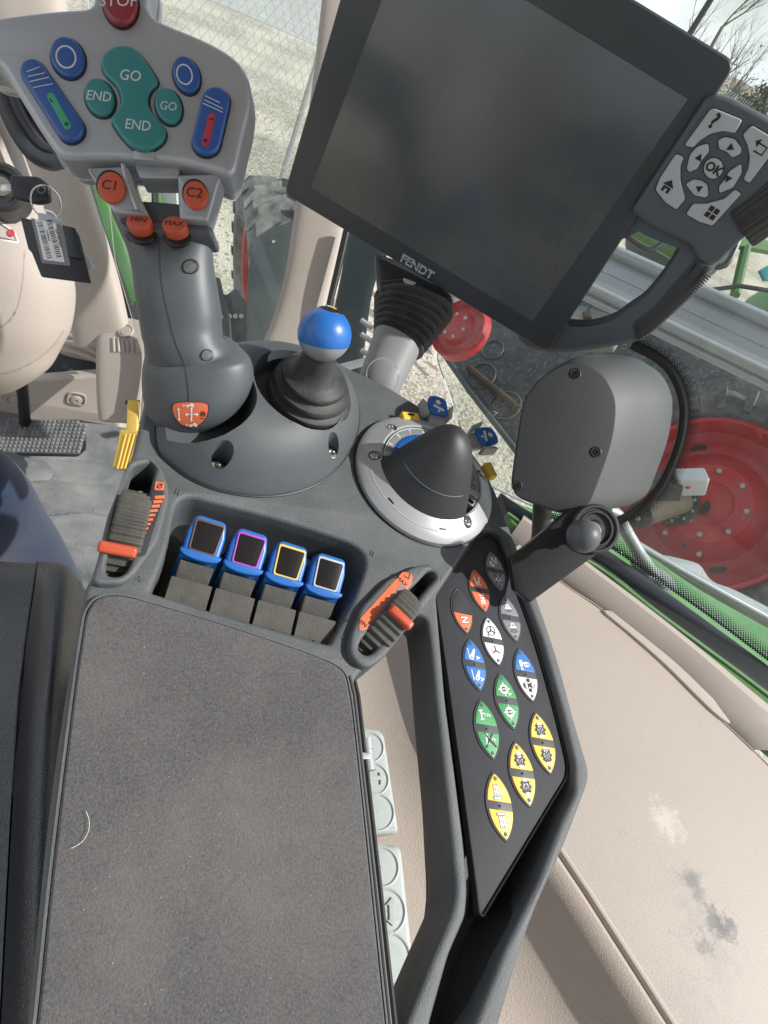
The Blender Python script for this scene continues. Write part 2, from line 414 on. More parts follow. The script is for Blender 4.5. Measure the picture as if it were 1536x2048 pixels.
single('loose_stones', g, m_stone, 'pale loose stones strewn over the yard', 'gravel', kind='stuff', smooth=0)

# chain-link fence and its post
pb = Zhit(545, 415, GZ); pt = pb + Vector((0, 0, 2.3))
fd = Vector((1, .42, 0)).normalized()
t = thing('fence_post', 'thin galvanised post holding up the chain link fence', 'fence post', pb)
part('pole', tube([pb, pt], .022, 12), m_galv, t)
g = cat(*[tube([pb + Vector((0, 0, z)), pb + Vector((0, 0, z+.025))], .027, 12) for z in (.35, .8, 1.25, 1.7)])
part('tie_wire', g, m_chrome, t)
g = G(); L = 7.2; H = 2.25; sp = .075; k0 = int(-L*.55/sp)
def wire(a, b, r=.0028):
    d = (b-a).normalized(); u = Vector((0, 0, 1)).cross(d).normalized(); w_ = d.cross(u)
    k = len(g.v); g.v += [a+u*r, a+w_*r, a-u*r, b+u*r, b+w_*r, b-u*r]; g.f += [(k, k+1, k+4, k+3), (k+1, k+2, k+5, k+4), (k+2, k, k+3, k+5)]
x = -L*.6
while x < L*.4 + H:
    for s_ in (-1, 1):
        a = pb + fd*x + Vector((0, 0, .03)); b = pb + fd*(x + s_*H*.62) + Vector((0, 0, H)); wire(a, b)
    x += sp
single('chain_link_fence', g, m_galv, 'chain link mesh fence strung across the gravel yard', 'fence', smooth=0)

# yard vehicle wheel helpers
def lugtyre(fr, R0, wd, nl, lug):
    prof = [(R0*.58, -wd*.34), (R0*.70, -wd*.50), (R0*.88, -wd*.50), (R0*.955, -wd*.42), (R0*.97, 0), (R0*.955, wd*.42), (R0*.88, wd*.50), (R0*.70, wd*.50), (R0*.58, wd*.34)]
    g = lathe(fr, prof, 72)
    for k in range(nl):
        for sd_ in (-1, 1):
            a0 = 2*math.pi*(k + (0.5 if sd_ > 0 else 0))/nl; ring = []
            pts = []
            for j in range(5):
                q = j/4; a = a0 + q*.30; h = sd_*wd*(.03 + .52*(1-q)) if False else sd_*wd*(.52 - .50*q)
                rr = R0*(.90 if j == 0 else .965)
                pts.append((a, h, rr))
            rings = []
            for a, h, rr in pts:
                th = .05*(1.15 if abs(h) > wd*.3 else .8)
                lo, hi = rr*.97, R0*(.97 + lug) if abs(h) < wd*.45 else R0*.965
                rings.append([fr.w(lo*math.cos(a-th), lo*math.sin(a-th), h), fr.w(hi*math.cos(a-th*.7), hi*math.sin(a-th*.7), h),
                              fr.w(hi*math.cos(a+th*.7), hi*math.sin(a+th*.7), h), fr.w(lo*math.cos(a+th), lo*math.sin(a+th), h)])
            g.add(loft(rings))
    return g
# front wheel of the tractor
wc = W(556, 560, 2.75)
ax = c2w((-.95, .06, -.30)).normalized()
fw_ = Fr(wc, Vector((0, 0, 1)), ax)
t = thing('front_wheel', 'big lugged front wheel with dark red rim under grey mudguard', 'wheel', wc)
part('tyre', lugtyre(fw_, .365, .30, 20, .075), m_tyre, t, smooth=25)
part('rim', lathe(fw_, [(.215, .10), (.212, .125), (.20, .12), (.175, -.02), (.11, -.05), (.02, -.06)], 48), m_red, t)
# mudguard beside it
mg = [(496, 700), (492, 640), (493, 590), (494, 545), (500, 505), (514, 478), (540, 455), (570, 444), (600, 436), (600, 480), (592, 560), (560, 640), (540, 700)]
fm = camfr(540, 570, 2.25, (-.18, 0, -1))
t = thing('mudguard', 'curved dusty grey mudguard covering the lugged front wheel', 'mudguard', fm.o)
o = cr(fm.px(mg), 4)
part('shell', prism(fm, o, -.05, 0, .012), m_fend, t)
part('bolt', lathe(fm.sub(*fm.uv(548, 484)), [(.006, 0), (.006, .004), (.001, .006)], 16), m_chrome, t)
# front axle hardware glimpsed below the wheel
fa = camfr(465, 650, 2.3)
t = thing('axle_bracket', 'dark bolted axle bracket low behind the joystick grip', 'bracket', fa.o)
part('plate', prism(fa, rnd(fa.px([(436, 580), (452, 590), (470, 575), (490, 600), (492, 700), (430, 700)]), .01), -.06, 0, .006), m_dark, t)
for x_ in (448, 460, 472, 484):
    u, v = fa.uv(x_, 634); part('bolt', lathe(fa.sub(u, v), [(.008, 0), (.008, .012), (.0005, .013)], 8), m_galv, t)
part('hose', tube([W(434, 560, 2.25), W(442, 600, 2.2), W(455, 640, 2.2), W(458, 690, 2.2)], .012), m_black, t)

# green machine frame left of the grip
t = thing('outside_step', 'green painted outside step strip beyond the beige cab post', 'step', W(250, 500, 1.55))
part('beam', limb([(172, 350, 200, 350, 1.5, .5), (196, 430, 226, 425, 1.5, .5), (225, 505, 256, 500, 1.5, .5), (245, 570, 274, 560, 1.5, .5), (262, 606, 282, 602, 1.5, .5)], 16, 4, 4), m_green, t)
part('seal', limb([(160, 350, 178, 350, 1.45, 1), (190, 450, 206, 450, 1.45, 1), (232, 570, 250, 570, 1.45, 1), (256, 660, 278, 655, 1.45, 1), (262, 760, 300, 760, 1.45, 1)], 12, 4, 3), m_black, t)
part('step', prism(camfr(275, 640, 1.6), rnd(camfr(275, 640, 1.6).px([(262, 606), (282, 600), (300, 660), (306, 740), (272, 700)]), .01), -.05, 0, .005), m_fend, t)
t = thing('post_behind_grip', 'grey upright bar seen through the gap in the joystick head', 'bar', W(330, 390, 1.7))
part('panel', prism(camfr(330, 390, 1.7), camfr(330, 390, 1.7).px([(318, 330), (352, 335), (358, 440), (324, 440)]), -.05, 0, .006), m_galv, t)
part('edge_strip', prism(camfr(313, 390, 1.68), camfr(313, 390, 1.68).px([(309, 330), (316, 330), (322, 440), (312, 440)]), -.05, 0, .004), m_greend, t)
part('seal', prism(camfr(306, 390, 1.66), camfr(306, 390, 1.66).px([(300, 330), (306, 330), (311, 440), (303, 440)]), -.05, 0, .004), m_black, t)

# red wheel on the right
rc = W(1418, 1008, 1.75)
rn = (CAM - rc).normalized()*1.0 + Vector((-.1, .10, .25)); fr_ = Fr(rc, Vector((1, -.6, 0)), rn)
RR = .232
t = thing('red_rear_wheel', 'large dusty red wheel disc with hub seen through the side window', 'wheel', rc)
part('rim', lathe(fr_, [(.001, .006), (.055, .006), (.06, .012), (.104, .014), (.110, .006), (.118, -.012), (.150, -.040), (.185, -.046), (RR*.90, -.034), (RR*.93, .010), (RR*.95, .026), (RR*.985, .030), (RR, .024), (RR+.004, -.03)], 72), m_red, t)
gl_ = G()
for k in range(26):
    a = k*.2417; gl_.add(loft([[fr_.w(rr*math.cos(a+da*s_), rr*math.sin(a+da*s_), h) for s_, h in ((-1, .012), (1, .012), (.8, .040), (-.8, .040))] for rr, da in ((RR+.022, .045), (RR+.085, .040))]))
part('tyre_lugs', gl_, m_tyre, t, kind='stuff', smooth=0)
for k in range(8):
    a = k*.785+.2; part('stud', lathe(fr_.sub(.088*math.cos(a), .088*math.sin(a), .013), [(.007, 0), (.007, .007), (.0005, .008)], 6), m_galv, t)
for k in range(4):
    a = k*1.571+.6; part('hand_hole', prism(fr_, circ(.168*math.cos(a), .168*math.sin(a), .010, 18, .022, a), -.05, -.042), m_ink, t)
part('tyre', lathe(fr_, [(RR+.003, -.06), (RR+.004, .010), (RR+.016, .022), (RR+.05, .018), (RR+.075, .0), (RR+.085, -.08)], 96, rm=lambda a, j: 1+(.035 if (j > 2 and int(a*5) % 2) else 0)), m_tyre, t)
hb = fr_.sub(*fr_.uv(1350, 1010), .012)
hub = part('hub', lathe(hb, [(.060, -.02), (.060, .008), (.056, .012), (.040, .012), (.038, .002), (.001, .002)], 40), m_dark, t)
for k in range(10):
    a = k*.628; part('bolt', lathe(hb.sub(.048*math.cos(a), .048*math.sin(a), .011), [(.0045, 0), (.0045, .006), (.0005, .007)], 6), m_galv, hub)
part('shaft', tube([W(1365, 1005, 1.74), W(1283, 1030, 1.60)], [.028, .030], 24), m_rust, t)
part('shaft_end', tube([W(1284, 1030, 1.602), W(1278, 1031, 1.59)], [.033, .032], 24), m_dark, t)
for x_, y_ in ((1272, 1024), (1277, 1037)): part('shaft_bolt', sphere(W(x_, y_, 1.585), .006, 10, 8), m_galv, t)
for x_, y_, a_, b_ in ((1411, 1015, .010, .020), (1368, 1089, .006, .006)):
    u, v = fr_.uv(x_, y_, .02); part('slot', prism(fr_, circ(u, v, a_, 20, b_), .012, .0135), m_ink, t)
for x_, y_ in ((1398, 1108), (1380, 1038), (1330, 1065)):
    u, v = fr_.uv(x_, y_, .02); part('nut', lathe(fr_.sub(u, v, .012), [(.007, 0), (.007, .008), (.0005, .009)], 6), m_galv, t)
# small grey box in front of the wheel
fb = Fr(W(1382, 948, 1.45), c2w((.95, .35, .2)), c2w((-.1, -.75, -.65)))
t = thing('sensor_box', 'small grey metal box fixed in front of the red wheel', 'box', fb.o)
part('case', box(fb, -.030, .034, -.022, .022, -.045, 0, .003, .006), m_galv, t)
part('bracket', prism(fb, rnd([(-.075, -.03), (-.02, -.034), (-.02, .02), (-.075, .03)], .006), -.05, -.012, .002), m_dark, t)
part('rivet', lathe(fb.sub(-.008, -.0225, -.02), [(.005, 0), (.005, .002), (.0005, .003)], 12), m_red, t)
# outside grab tube on the green sill
t = thing('grab_tube', 'bent grey tube standing on a flat foot on the green sill', 'grab handle', W(1312, 1145, 1.0))
ft_ = Zhit(1308, 1150, .583); P = cr([(1215, 1020, .86), (1236, 1032, .87), (1252, 1062, .885), (1278, 1106, .90)], 6, False)
part('tube', tube([W(*p) for p in P] + [ft_], .0085, 16), m_galv, t)
ff = Fr(ft_, c2w((.8, .55, .0)), (0, 0, 1))
part('foot', lathe(ff, [(.0005, .006), (.034, .005), (.037, .002), (.037, -.004)], 36, rm=lambda a, j: 1-.55*abs(math.sin(a))**1.3), m_galv, t)

# second wheel and the dark machine side seen between monitor and pod
t = thing('small_red_wheel', 'worn small red wheel disc half hidden below the monitor', 'wheel', W(922, 655, 2.2))
f2 = camfr(918, 658, 2.2, (-.75, -.35, -1))
part('rim', lathe(f2, [(.001, .02), (.05, .02), (.06, .0), (.085, -.01), (.098, .015), (.102, .01), (.104, -.03)], 40), m_red, t)
for k in range(6):
    a = k*1.047+.3; part('bolt', lathe(f2.sub(.04*math.cos(a), .04*math.sin(a), .02), [(.006, 0), (.006, .008), (.0005, .009)], 6), m_galv, t)
m_ms = mat('dusty_black_side', (.028, .032, .035), .5, .5, bump=.7, bscale=120, dust=.35, dscale=30, dustcol=(.20, .22, .22, 1), speck=.35, speckcol=(.3, .32, .32, 1), sscale=90)
f3 = camfr(1080, 780, 2.35, (-.35, -.45, -1))
t = thing('machine_side', 'big dusty black machine flank with two faint round rings', 'machine', f3.o)
pl = f3.px([(872, 685), (905, 640), (1000, 560), (1180, 500), (1700, 700), (1800, 1250), (1250, 1100), (1130, 1010), (1040, 915), (1008, 872), (940, 785)])
part('panel', prism(f3, rnd(pl, .02), -.06, 0, .01), m_ms, t)
part('edge_rail', tube([f3.w(*f3.uv(x_, y_), .008) for x_, y_ in ((872, 686), (940, 784), (1008, 871), (1046, 920))], .011, 10), m_fend, t)
for x_, y_, r_ in ((963, 752, .052), (1010, 812, .056), (985, 700, .040)):
    u, v = f3.uv(x_, y_); part('ring', tube([f3.w(a, b, .004) for a, b in circ(u, v, r_, 36)], .004, 8, True), m_fend, t)
part('rusty_bar', tube([f3.w(*f3.uv(x_, y_), .012) for x_, y_ in ((938, 738), (985, 778), (1040, 822))], .013, 12), m_rust, t)
for x_, y_ in ((948, 743), (992, 826)):
    u, v = f3.uv(x_, y_, .005); part('chevron', prism(f3, stroke([(u-.008, v-.008), (u+.006, v), (u-.008, v+.008)], .004), .004, .006), m_offw, t)
# light ledge structure behind handle
f4 = camfr(1160, 620, 2.0, (-.2, -.7, -1))
t = thing('battery_tray', 'dusty clear plastic tray with ribs seen inside the handle opening', 'tray', f4.o)
m_tray = mat('dusty_tray', (.20, .21, .20), .6, .3, dust=.6, dscale=8, dustcol=(.4, .38, .33, 1), bump=.4, bscale=60)
part('plate', prism(f4, rnd(f4.px([(1110, 655), (1150, 605), (1260, 640), (1230, 690), (1140, 690)]), .01), -.03, 0, .004), m_tray, t)
for i in range(3):
    part('rib', tube([f4.w(*f4.uv(1145+i*14, 598+i*14), .004), f4.w(*f4.uv(1160+i*14, 585+i*14), .02), f4.w(*f4.uv(1255, 632+i*12), .004)], .004, 6), m_fend, t)
for x_, y_ in ((1173, 634), (1210, 655)):
    u, v = f4.uv(x_, y_); part('lug', box(f4, u-.010, u+.012, v-.014, v+.014, 0, .012, .003), m_rust, t)

# aluminium beam across the right window
bmA, bmB = W(1080, 425, 1.35), W(1720, 855, 1.25)
fbm = Fr(bmA, (bmB-bmA), c2w((-.25, -.35, -1))); Lb = (bmB-bmA).length
t = thing('aluminium_beam', 'long grey aluminium beam with two bright rounded rails outside', 'beam', bmA)
def bv(x_, y_): return fbm.uv(x_, y_)[1]
va, vb = bv(1300, 517), bv(1300, 640)
part('web', box(fbm, -.25, Lb+.1, vb, va, -.03, -.012, .001), m_alu, t)
part('top_rail', tube([fbm.w(-.25, va-.012, -.008), fbm.w(Lb+.1, va-.012, -.008)], .0125, 20), m_alu, t)
part('bottom_rail', tube([fbm.w(-.25, vb+.010, -.008), fbm.w(Lb+.1, vb+.010, -.008)], .011, 20), m_alu, t)
part('lower_lip', tube([fbm.w(-.25, vb-.008, -.014), fbm.w(Lb+.1, vb-.008, -.014)], .006, 12), m_alu, t)
part('seam', box(fbm, -.25, Lb+.1, (va+vb)/2-.001, (va+vb)/2+.001, -.013, -.0105, .0004), m_silver2, t)

# green bonnet pieces and far machinery on the right
fg = camfr(1520, 610, 2.6, (-.3, -.5, -1))
t = thing('green_bonnet', 'pale green rounded bonnet beyond the grey aluminium beam', 'bonnet', fg.o)
part('shell', sphere(W(1560, 668, 2.65), .19, 32, 16), m_green, t)
part('hoop', tube([W(1385, 600, 2.4), W(1420, 580, 2.4), (W(1480, 572, 2.4)), W(1560, 585, 2.4)], .008, 10), m_black, t)
part('trim', tube([W(1380, 612, 2.4), W(1430, 600, 2.4), W(1500, 612, 2.4), W(1560, 640, 2.4)], .007, 10), m_fend, t)
t = thing('parked_implement', 'green framed implement parked far beyond the right window', 'implement', W(1480, 400, 5))
part('frame', cat(tube([W(1340, 560, 4.6), W(1560, 330, 5.2)], .05, 8), tube([W(1400, 470, 4.6), W(1560, 500, 5.0)], .05, 8), tube([W(1470, 590, 4.6), W(1530, 330, 5.2)], .035, 8),
    tube([W(1240, 440, 4.6), W(1400, 530, 4.6)], .06, 8), tube([W(1280, 410, 4.8), W(1420, 470, 4.8)], .05, 8)), m_greend, t)
part('hose', cat(tube([W(*p) for p in cr([(1330, 620, 4.4), (1380, 520, 4.4), (1450, 530, 4.4), (1500, 430, 4.4), (1550, 440, 4.4)], 6, False)], .022, 8),
    tube([W(*p) for p in cr([(1250, 470, 4.4), (1300, 500, 4.4), (1350, 470, 4.4), (1400, 500, 4.4)], 6, False)], .018, 8)), m_black, t)
part('tank', sphere(W(1360, 470, 5.4), .42, 24, 14), m_fend, t)
part('blue_marker', prism(camfr(1530, 545, 4.3), camfr(1530, 545, 4.3).px([(1520, 540), (1536, 530), (1545, 560), (1530, 560)]), -.03, 0, .003), m_teal, t)
t = thing('dark_shed', 'low dark green shed wall standing in the far yard', 'shed', Zhit(1500, 330, GZ))
d0 = Zhit(1500, 330, GZ); fs = Fr(d0, (1, -.5, 0), (0, 0, 1))
part('wall', box(fs, -.5, 6, -1, 1.5, 0, 1.2, .02), m_greend, t)
part('roof', box(fs, -.6, 6.1, -1.1, 1.6, 1.2, 1.3, .02), m_fend, t)

# earth bank, pole and bare trees at the top right
def far(px, py, dist):
    r = ray(px, py); k = dist/math.hypot(r.x, r.y); return CAM + r*k
m_bank = mat('bare_earth', (.36, .30, .24), .95, .1, bump=.5, bscale=3, var=.3, vscale=.6)
g = G(); c0 = far(1300, 60, 60); ang0 = math.atan2(c0.y, c0.x)
nb = 40; top = []; bot = []; bk = []
for i in range(nb+1):
    a = ang0 - .30 + .70*i/nb; d = 55 + 4*noise.noise(Vector((i*.3, 0, 0))); hh = 2.3 + .5*noise.noise(Vector((i*.21, 5, 0)))
    bot.append(Vector((d*math.cos(a), d*math.sin(a), GZ-.2))); top.append(Vector(((d+9)*math.cos(a), (d+9)*math.sin(a), GZ+hh))); bk.append(Vector(((d+22)*math.cos(a), (d+22)*math.sin(a), GZ-.2)))
g = loft([bot, top, bk], False, False)
single('earth_bank', g, m_bank, kind='structure')
pp = Zhit(1372, 150, GZ); pp = far(1384, 60, 22); pp.z = GZ
t = thing('utility_pole', 'slim dark pole leaning at the edge of the bare yard', 'pole', pp)
part('mast', tube([pp, pp + Vector((.0, 0, 6.5))], [.09, .06], 12), m_dark, t)
def tree(base, h, seed, spread=.5, lean=(0, 0), leaf=0, label=''):
    rg = random.Random(seed); gs = G(); lv = G()
    def br(p, d, L_, r, dep):
        pts = [p]; rs = [r]; q = p; dd = d.copy()
        for i in range(4):
            dd = (dd + Vector((rg.uniform(-1, 1), rg.uniform(-1, 1), rg.uniform(-.2, .6)))*.14).normalized(); q = q + dd*L_/4; pts.append(q); rs.append(r*(1-.12*(i+1)))
        gs.add(tube(pts, rs, 5 if dep < 2 else 3, cap=False))
        if leaf and dep >= 2:
            for _ in range(leaf):
                c = pts[rg.randint(1, 4)] + Vector([rg.uniform(-.25, .25) for _ in range(3)]); s = rg.uniform(.05, .12)
                k = len(lv.v); a = Vector([rg.uniform(-1, 1) for _ in range(3)])*s; b = Vector([rg.uniform(-1, 1) for _ in range(3)])*s
                lv.v += [c-a, c+b, c+a, c-b]; lv.f.append((k, k+1, k+2, k+3))
        if dep < 4:
            for i in range(4 if dep < 3 else 3):
                j = rg.randint(1, 4); nd = (dd + Vector((rg.uniform(-1, 1), rg.uniform(-1, 1), rg.uniform(-.1, .9)))*spread*1.5).normalized()
                br(pts[j], nd, L_*rg.uniform(.5, .72), rs[j]*.58, dep+1)
    br(base, Vector((lean[0], lean[1], 1)).normalized(), h*.42, h*.018, 0)
    t = thing('bare_tree', label, 'tree', base, 'bare trees on the horizon')
    part('trunk', gs, m_bark, t)
    if leaf: part('crown', lv, m_leaf, t, smooth=0)
spots = [(1408, 118, 45, 9.0, 5, 0, 'tall bare tree right of the slim pole'), (1450, 150, 70, 8.0, 8, 0, 'small bare tree in the haze between the two tall bare trees'), (1482, 165, 38, 5.6, 11, 0, 'tall thin bare tree nearest the corner of the monitor'),
         (1500, 196, 34, 2.6, 14, 3, 'low bushy budding tree beneath the thin bare tree'), (1530, 205, 40, 3.4, 17, 4, 'low budding tree furthest right above the keypad')]
for x_, y_, d_, h_, sd_, lf, lb in spots:
    b = far(x_, y_, d_); b.z = GZ; tree(b, h_, sd_, leaf=lf, label=lb)
g = G(); rg = random.Random(9)
for k in range(9000):
    a = rg.uniform(1440, 1660); d = rg.uniform(26, 60); c = far(a, 150, d); c.z = GZ + abs(rg.gauss(0, 1.0))
    s = rg.uniform(.03, .09); k0 = len(g.v); u = Vector([rg.uniform(-1, 1) for _ in range(3)])*s; v = Vector([rg.uniform(-1, 1) for _ in range(3)])*s
    g.v += [c-u, c+v, c+u]; g.f.append((k0, k0+1, k0+2))
single('scrub', g, m_leaf, 'pale scrub growing along the far edge of the yard', 'scrub', kind='stuff', smooth=0)
# ================================================================== the cab round the armrest
# floor mat
def grid(fr, u0, u1, v0, v1, nu, nv, hf):
    g = G()
    for j in range(nv+1):
        for i in range(nu+1):
            u, v = u0+(u1-u0)*i/nu, v0+(v1-v0)*j/nv; g.v.append(fr.w(u, v, hf(u, v)))
    for j in range(nv):
        for i in range(nu):
            a = j*(nu+1)+i; g.f.append((a, a+1, a+nu+2, a+nu+1))
    return g
F0 = Fr((0, 0, 0), (1, 0, 0), (0, 0, 1))
def fold(u, v):
    h = 0
    for v0, s, wd, am in ((.955, .10, .005, .006), (.885, -.05, .006, .008), (.82, -.16, .007, .011), (.76, -.05, .006, .008), (1.06, .03, .002, -.003), (1.12, .02, .002, -.003)):
        q = v - v0 - s*u - .006*math.sin(u*31+v0*40); h += 1.5*am*math.exp(-(q/wd)**2)
    if v < .97: h += .006*noise.noise(Vector((u*14, v*22, 0)))
    return h
g = grid(F0, -.45, .42, .25, 1.25, 130, 200, fold)
single('floor_mat', g, m_mat, 'grey dusty rubber floor mat with wrinkled ridges', 'floor mat', smooth=60)
g = G(); rg = random.Random(5)
for k in range(70):
    x, y, s = rg.gauss(.03, .08), rg.gauss(.92, .09), rg.uniform(.0008, .0026)
    k0 = len(g.v); a = rg.uniform(0, 6); c, sn = math.cos(a), math.sin(a); h = fold(x, y)
    g.v += [Vector((x + s*(px*c - py*sn), y + s*(px*sn + py*c), h+.001 + s*pz*.6)) for px, py, pz in ico]
    g.f += [(k0, k0+1+i, k0+1+(i+1) % 5) for i in range(5)]
single('floor_grit', g, m_stone, 'pale crumbs of grit scattered on the rubber mat', 'grit', kind='stuff', smooth=0)
# thin plate in the shape of the shadow the brake pedal casts
t = thing('pedal_shadow', 'flat grey plate shaped like the shadow of the brake pedal on the mat', 'plate', Zhit(90, 940, 0))
part('plate', prism(F0, rnd([Zhit(x, y, 0)[:2] for x, y in ((15, 925), (90, 923), (108, 945), (100, 962), (15, 966))], .01), .0, .004, .001), m_mat, t)

# footwell front wall
FW = Fr((0, 1.235, 0), (1, 0, 0), (0, -1, 0))
t = thing('footwell_wall', 'beige moulded footwell trim with two recessed screws', 'trim panel', (0, 1.235, 0))
o = rnd(FW.px([(-200, 760), (75, 762), (200, 752), (232, 700), (240, 660), (262, 842), (-200, 842)]), .01)
part('panel', prism(FW, o, -.03, 0, .006), m_beige, t)
for x_, y_ in ((30, 800), (153, 800)):
    u, v = FW.uv(x_, y_); s = FW.sub(u, v)
    part('recess_rim', prism(s, [rnd([(-.020, -.013), (.020, -.013), (.018, .022), (-.018, .022)], .012), rnd([(-.016, -.010), (.016, -.010), (.0145, .018), (-.0145, .018)], .010)], 0, .003, .001), m_beige, t)
    part('screw', lathe(s, [(.012, 0), (.011, .004), (.004, .005), (.0035, .003), (.0003, .003)], 24), m_beige, t)
m_cup = mat('footwell_dark', (.05, .055, .056), .8, .2, bump=.3, bscale=200)
t = thing('footwell_opening', 'dark round opening behind the steering column foot', 'opening', W(140, 740, 1.38))
part('recess', limb([(40, 722, 215, 700, 1.46, .35), (60, 745, 204, 735, 1.45, .4), (100, 760, 190, 757, 1.44, .4)], 28, 4), m_cup, t)
part('collar', limb([(90, 640, 205, 640, 1.43, .3), (100, 668, 203, 672, 1.42, .35), (108, 690, 200, 700, 1.42, .3), (115, 706, 200, 720, 1.44, .3)], 28, 4), m_beige, t)
for i in range(4):
    P = cr([(118, 660+i*13, 1.375), (150, 663+i*14, 1.372), (185, 676+i*14, 1.375), (204, 690+i*13, 1.39)], 5, False)
    part('rib', tube([W(*p) for p in P], .0042, 8), m_beige, t)

# steering column cover
t = thing('steering_column', 'beige moulded steering column cover carrying the ignition lock', 'steering column', W(20, 600, .80))
col = limb([(-330, -60, -60, 60, .84, .6), (-300, 120, 5, 180, .82, .65), (-270, 280, 40, 300, .80, .7), (-250, 400, 82, 420, .80, .7), (-235, 500, 118, 505, .80, .7), (-225, 570, 139, 574, .81, .68),
            (-210, 650, 132, 655, .82, .65), (-190, 700, 113, 704, .83, .6), (-165, 738, 92, 742, .84, .55), (-120, 765, 50, 768, .85, .5), (-60, 779, -5, 780, .86, .45)], 44, 5, 2.3)
part('cover', col, m_beige, t)
tb = bvh(col)
m_bshade = mat('beige_seam', (.34, .295, .25), .6)
sm = prism(camfr(40, 720, .6), stroke(cr(camfr(40, 720, .6).px([(-40, 752), (20, 745), (70, 722), (105, 694), (128, 662)]), 5, False), .0012), 0, .0003)
part('seam', wrap(sm, tb, .0004), m_bshade, t)
sm = prism(camfr(20, 620, .6), stroke(cr(camfr(20, 620, .6).px([(-30, 665), (10, 650), (35, 615), (46, 560), (50, 500)]), 5, False), .0010), 0, .0003)
m_bshade = mat('beige_seam', (.34, .295, .25), .6)
part('crease', wrap(sm, tb, .0003), m_bshade, t)
fi = camfr(4, 378, .715, (.35, .1, -1))
lock = part('ignition_lock', lathe(fi, [(.026, -.03), (.026, .006), (.022, .010), (.017, .008), (.016, .004), (.0005, .004)], 36), m_dark, t)
part('barrel', lathe(fi, [(.010, .004), (.010, .009), (.0005, .009)], 24), m_chrome, lock)
fs_ = camfr(5, 465, .70, (.1, .0, -1))
part('sticker', wrap(prism(fs_, rnd(fs_.px([(-60, 425), (0, 443), (30, 462), (38, 484), (34, 487), (0, 480), (-60, 470)]), .001), 0, .0004), tb, .0005), m_white, t)
part('sticker_edge', wrap(prism(fs_, stroke(fs_.px([(-60, 430), (0, 448), (27, 465), (34, 482), (0, 475), (-60, 465)]), .0006), 0, .0003), tb, .0012), m_ink, t)
part('sticker_mark', wrap(prism(fs_, [circ(*fs_.uv(22, 466), .0040, 16)], 0, .0003), tb, .0012), m_red_l, t)
# round dark rim behind the joystick head
t = thing('steering_hub', 'dark round steering hub rim behind the joystick head', 'steering wheel hub', W(40, 230, .62))
fh = camfr(72, 235, .72, (.5, .1, -1))
P = cr([(2, 130, .74), (8, 190, .74), (30, 250, .74), (62, 300, .74), (96, 322, .74), (122, 318, .74)], 6, False)
part('rim', tube([W(*p) for p in P], .010, 14), m_monb, t)
P = cr([(16, 150, .735), (30, 205, .735), (52, 250, .735), (84, 292, .735), (112, 306, .735)], 6, False)
part('inner_rim', tube([W(*p) for p in P], .006, 12), m_dark, t)
part('back', prism(camfr(60, 240, .76), cr(camfr(60, 240, .76).px([(0, 100), (10, 190), (34, 252), (66, 300), (100, 318), (130, 300), (110, 200), (60, 80)]), 4), -.02, 0, .003), m_dark, t)

# key, ring and tag
fk = camfr(62, 380, .66, (.1, 0, -1))
t = thing('ignition_key', 'black headed key standing in the ignition lock', 'key', W(62, 380, .66))
part('head', prism(fk, rnd(fk.px([(22, 352), (80, 355), (101, 372), (103, 405), (78, 410), (30, 400), (24, 385)]), .004), -.004, .004, .003), m_black, t)
for i in range(3):
    part('groove', prism(fk, stroke(fk.px([(28+i*4, 362), (27+i*4, 378), (32+i*4, 393)]), .0005), .004, .0043), m_keyb, t)
part('blade', prism(fk, fk.px([(2, 370), (24, 370), (24, 380), (2, 382)]), -.0012, .0012, .0003), m_chrome, t)
part('ring_hole', lathe(fk.sub(*fk.uv(86, 383)), [(.0045, .0038), (.0045, .0044), (.0028, .0044), (.0028, .0038)], 20), m_keyb, t)
P = circ(0, 0, .0135, 30, .0155); fr2 = camfr(92, 404, .655, (.75, .2, -1))
t = thing('key_ring', 'small wire split ring through the black key head', 'key ring', fr2.o)
part('ring', tube([fr2.w(u, v) for u, v in P], .0008, 8, True), m_chrome, t)
part('loop', tube([W(*p) for p in cr([(88, 420, .652), (104, 424, .65), (120, 440, .65), (128, 456, .65), (116, 470, .652)], 5, False)], .0009, 8), m_chrome, t)
t = thing('key_tag', 'black leather key tag with a white barcode label', 'key tag', W(112, 495, .64))
ft = camfr(112, 495, .645, (.05, .1, -1))
part('wallet', prism(ft, rnd(ft.px([(40, 434), (150, 458), (157, 470), (181, 566), (82, 553), (63, 505), (56, 498)]), .0015), -.004, 0, .001), m_black, t)
part('spine', prism(ft, rnd(ft.px([(126, 451), (152, 457), (168, 520), (140, 516)]), .0015), 0, .0025, .001), m_black, t)
part('flap', prism(ft, ft.px([(168, 505), (186, 534), (174, 538)]), -.006, -.0045), m_key, t)
part('window', prism(ft, rnd(ft.px([(62, 436), (126, 452), (141, 532), (84, 526)]), .001), 0, .0004), m_pgrey, t)
lab = part('paper_label', prism(ft, rnd(ft.px([(70, 438), (112, 447), (130, 525), (88, 520)]), .001), .0004, .0008), m_white, t)
fl = ft.sub(*ft.uv(100, 480), 0, ft.uv(130, 525)[1] and R(-77))
g = G(); rg = random.Random(2)
for row in (-1, 1):
    x = -.018
    while x < .017:
        w_ = rg.choice((.0003, .0005, .0009)); g.add(prism(fl, [(x, row*.0045-.0026), (x+w_, row*.0045-.0026), (x+w_, row*.0045+.0022), (x, row*.0045+.0022)], .0008, .0009)); x += w_ + rg.choice((.0004, .0006, .001))
part('barcode', g, m_ink, lab, smooth=0)
part('print', cat(text(fl, '1647 0293 5510', 0, .0085, .0008, .0026), text(fl, '71048 662', -.004, -.0003, .0008, .0024)), m_ink, lab)
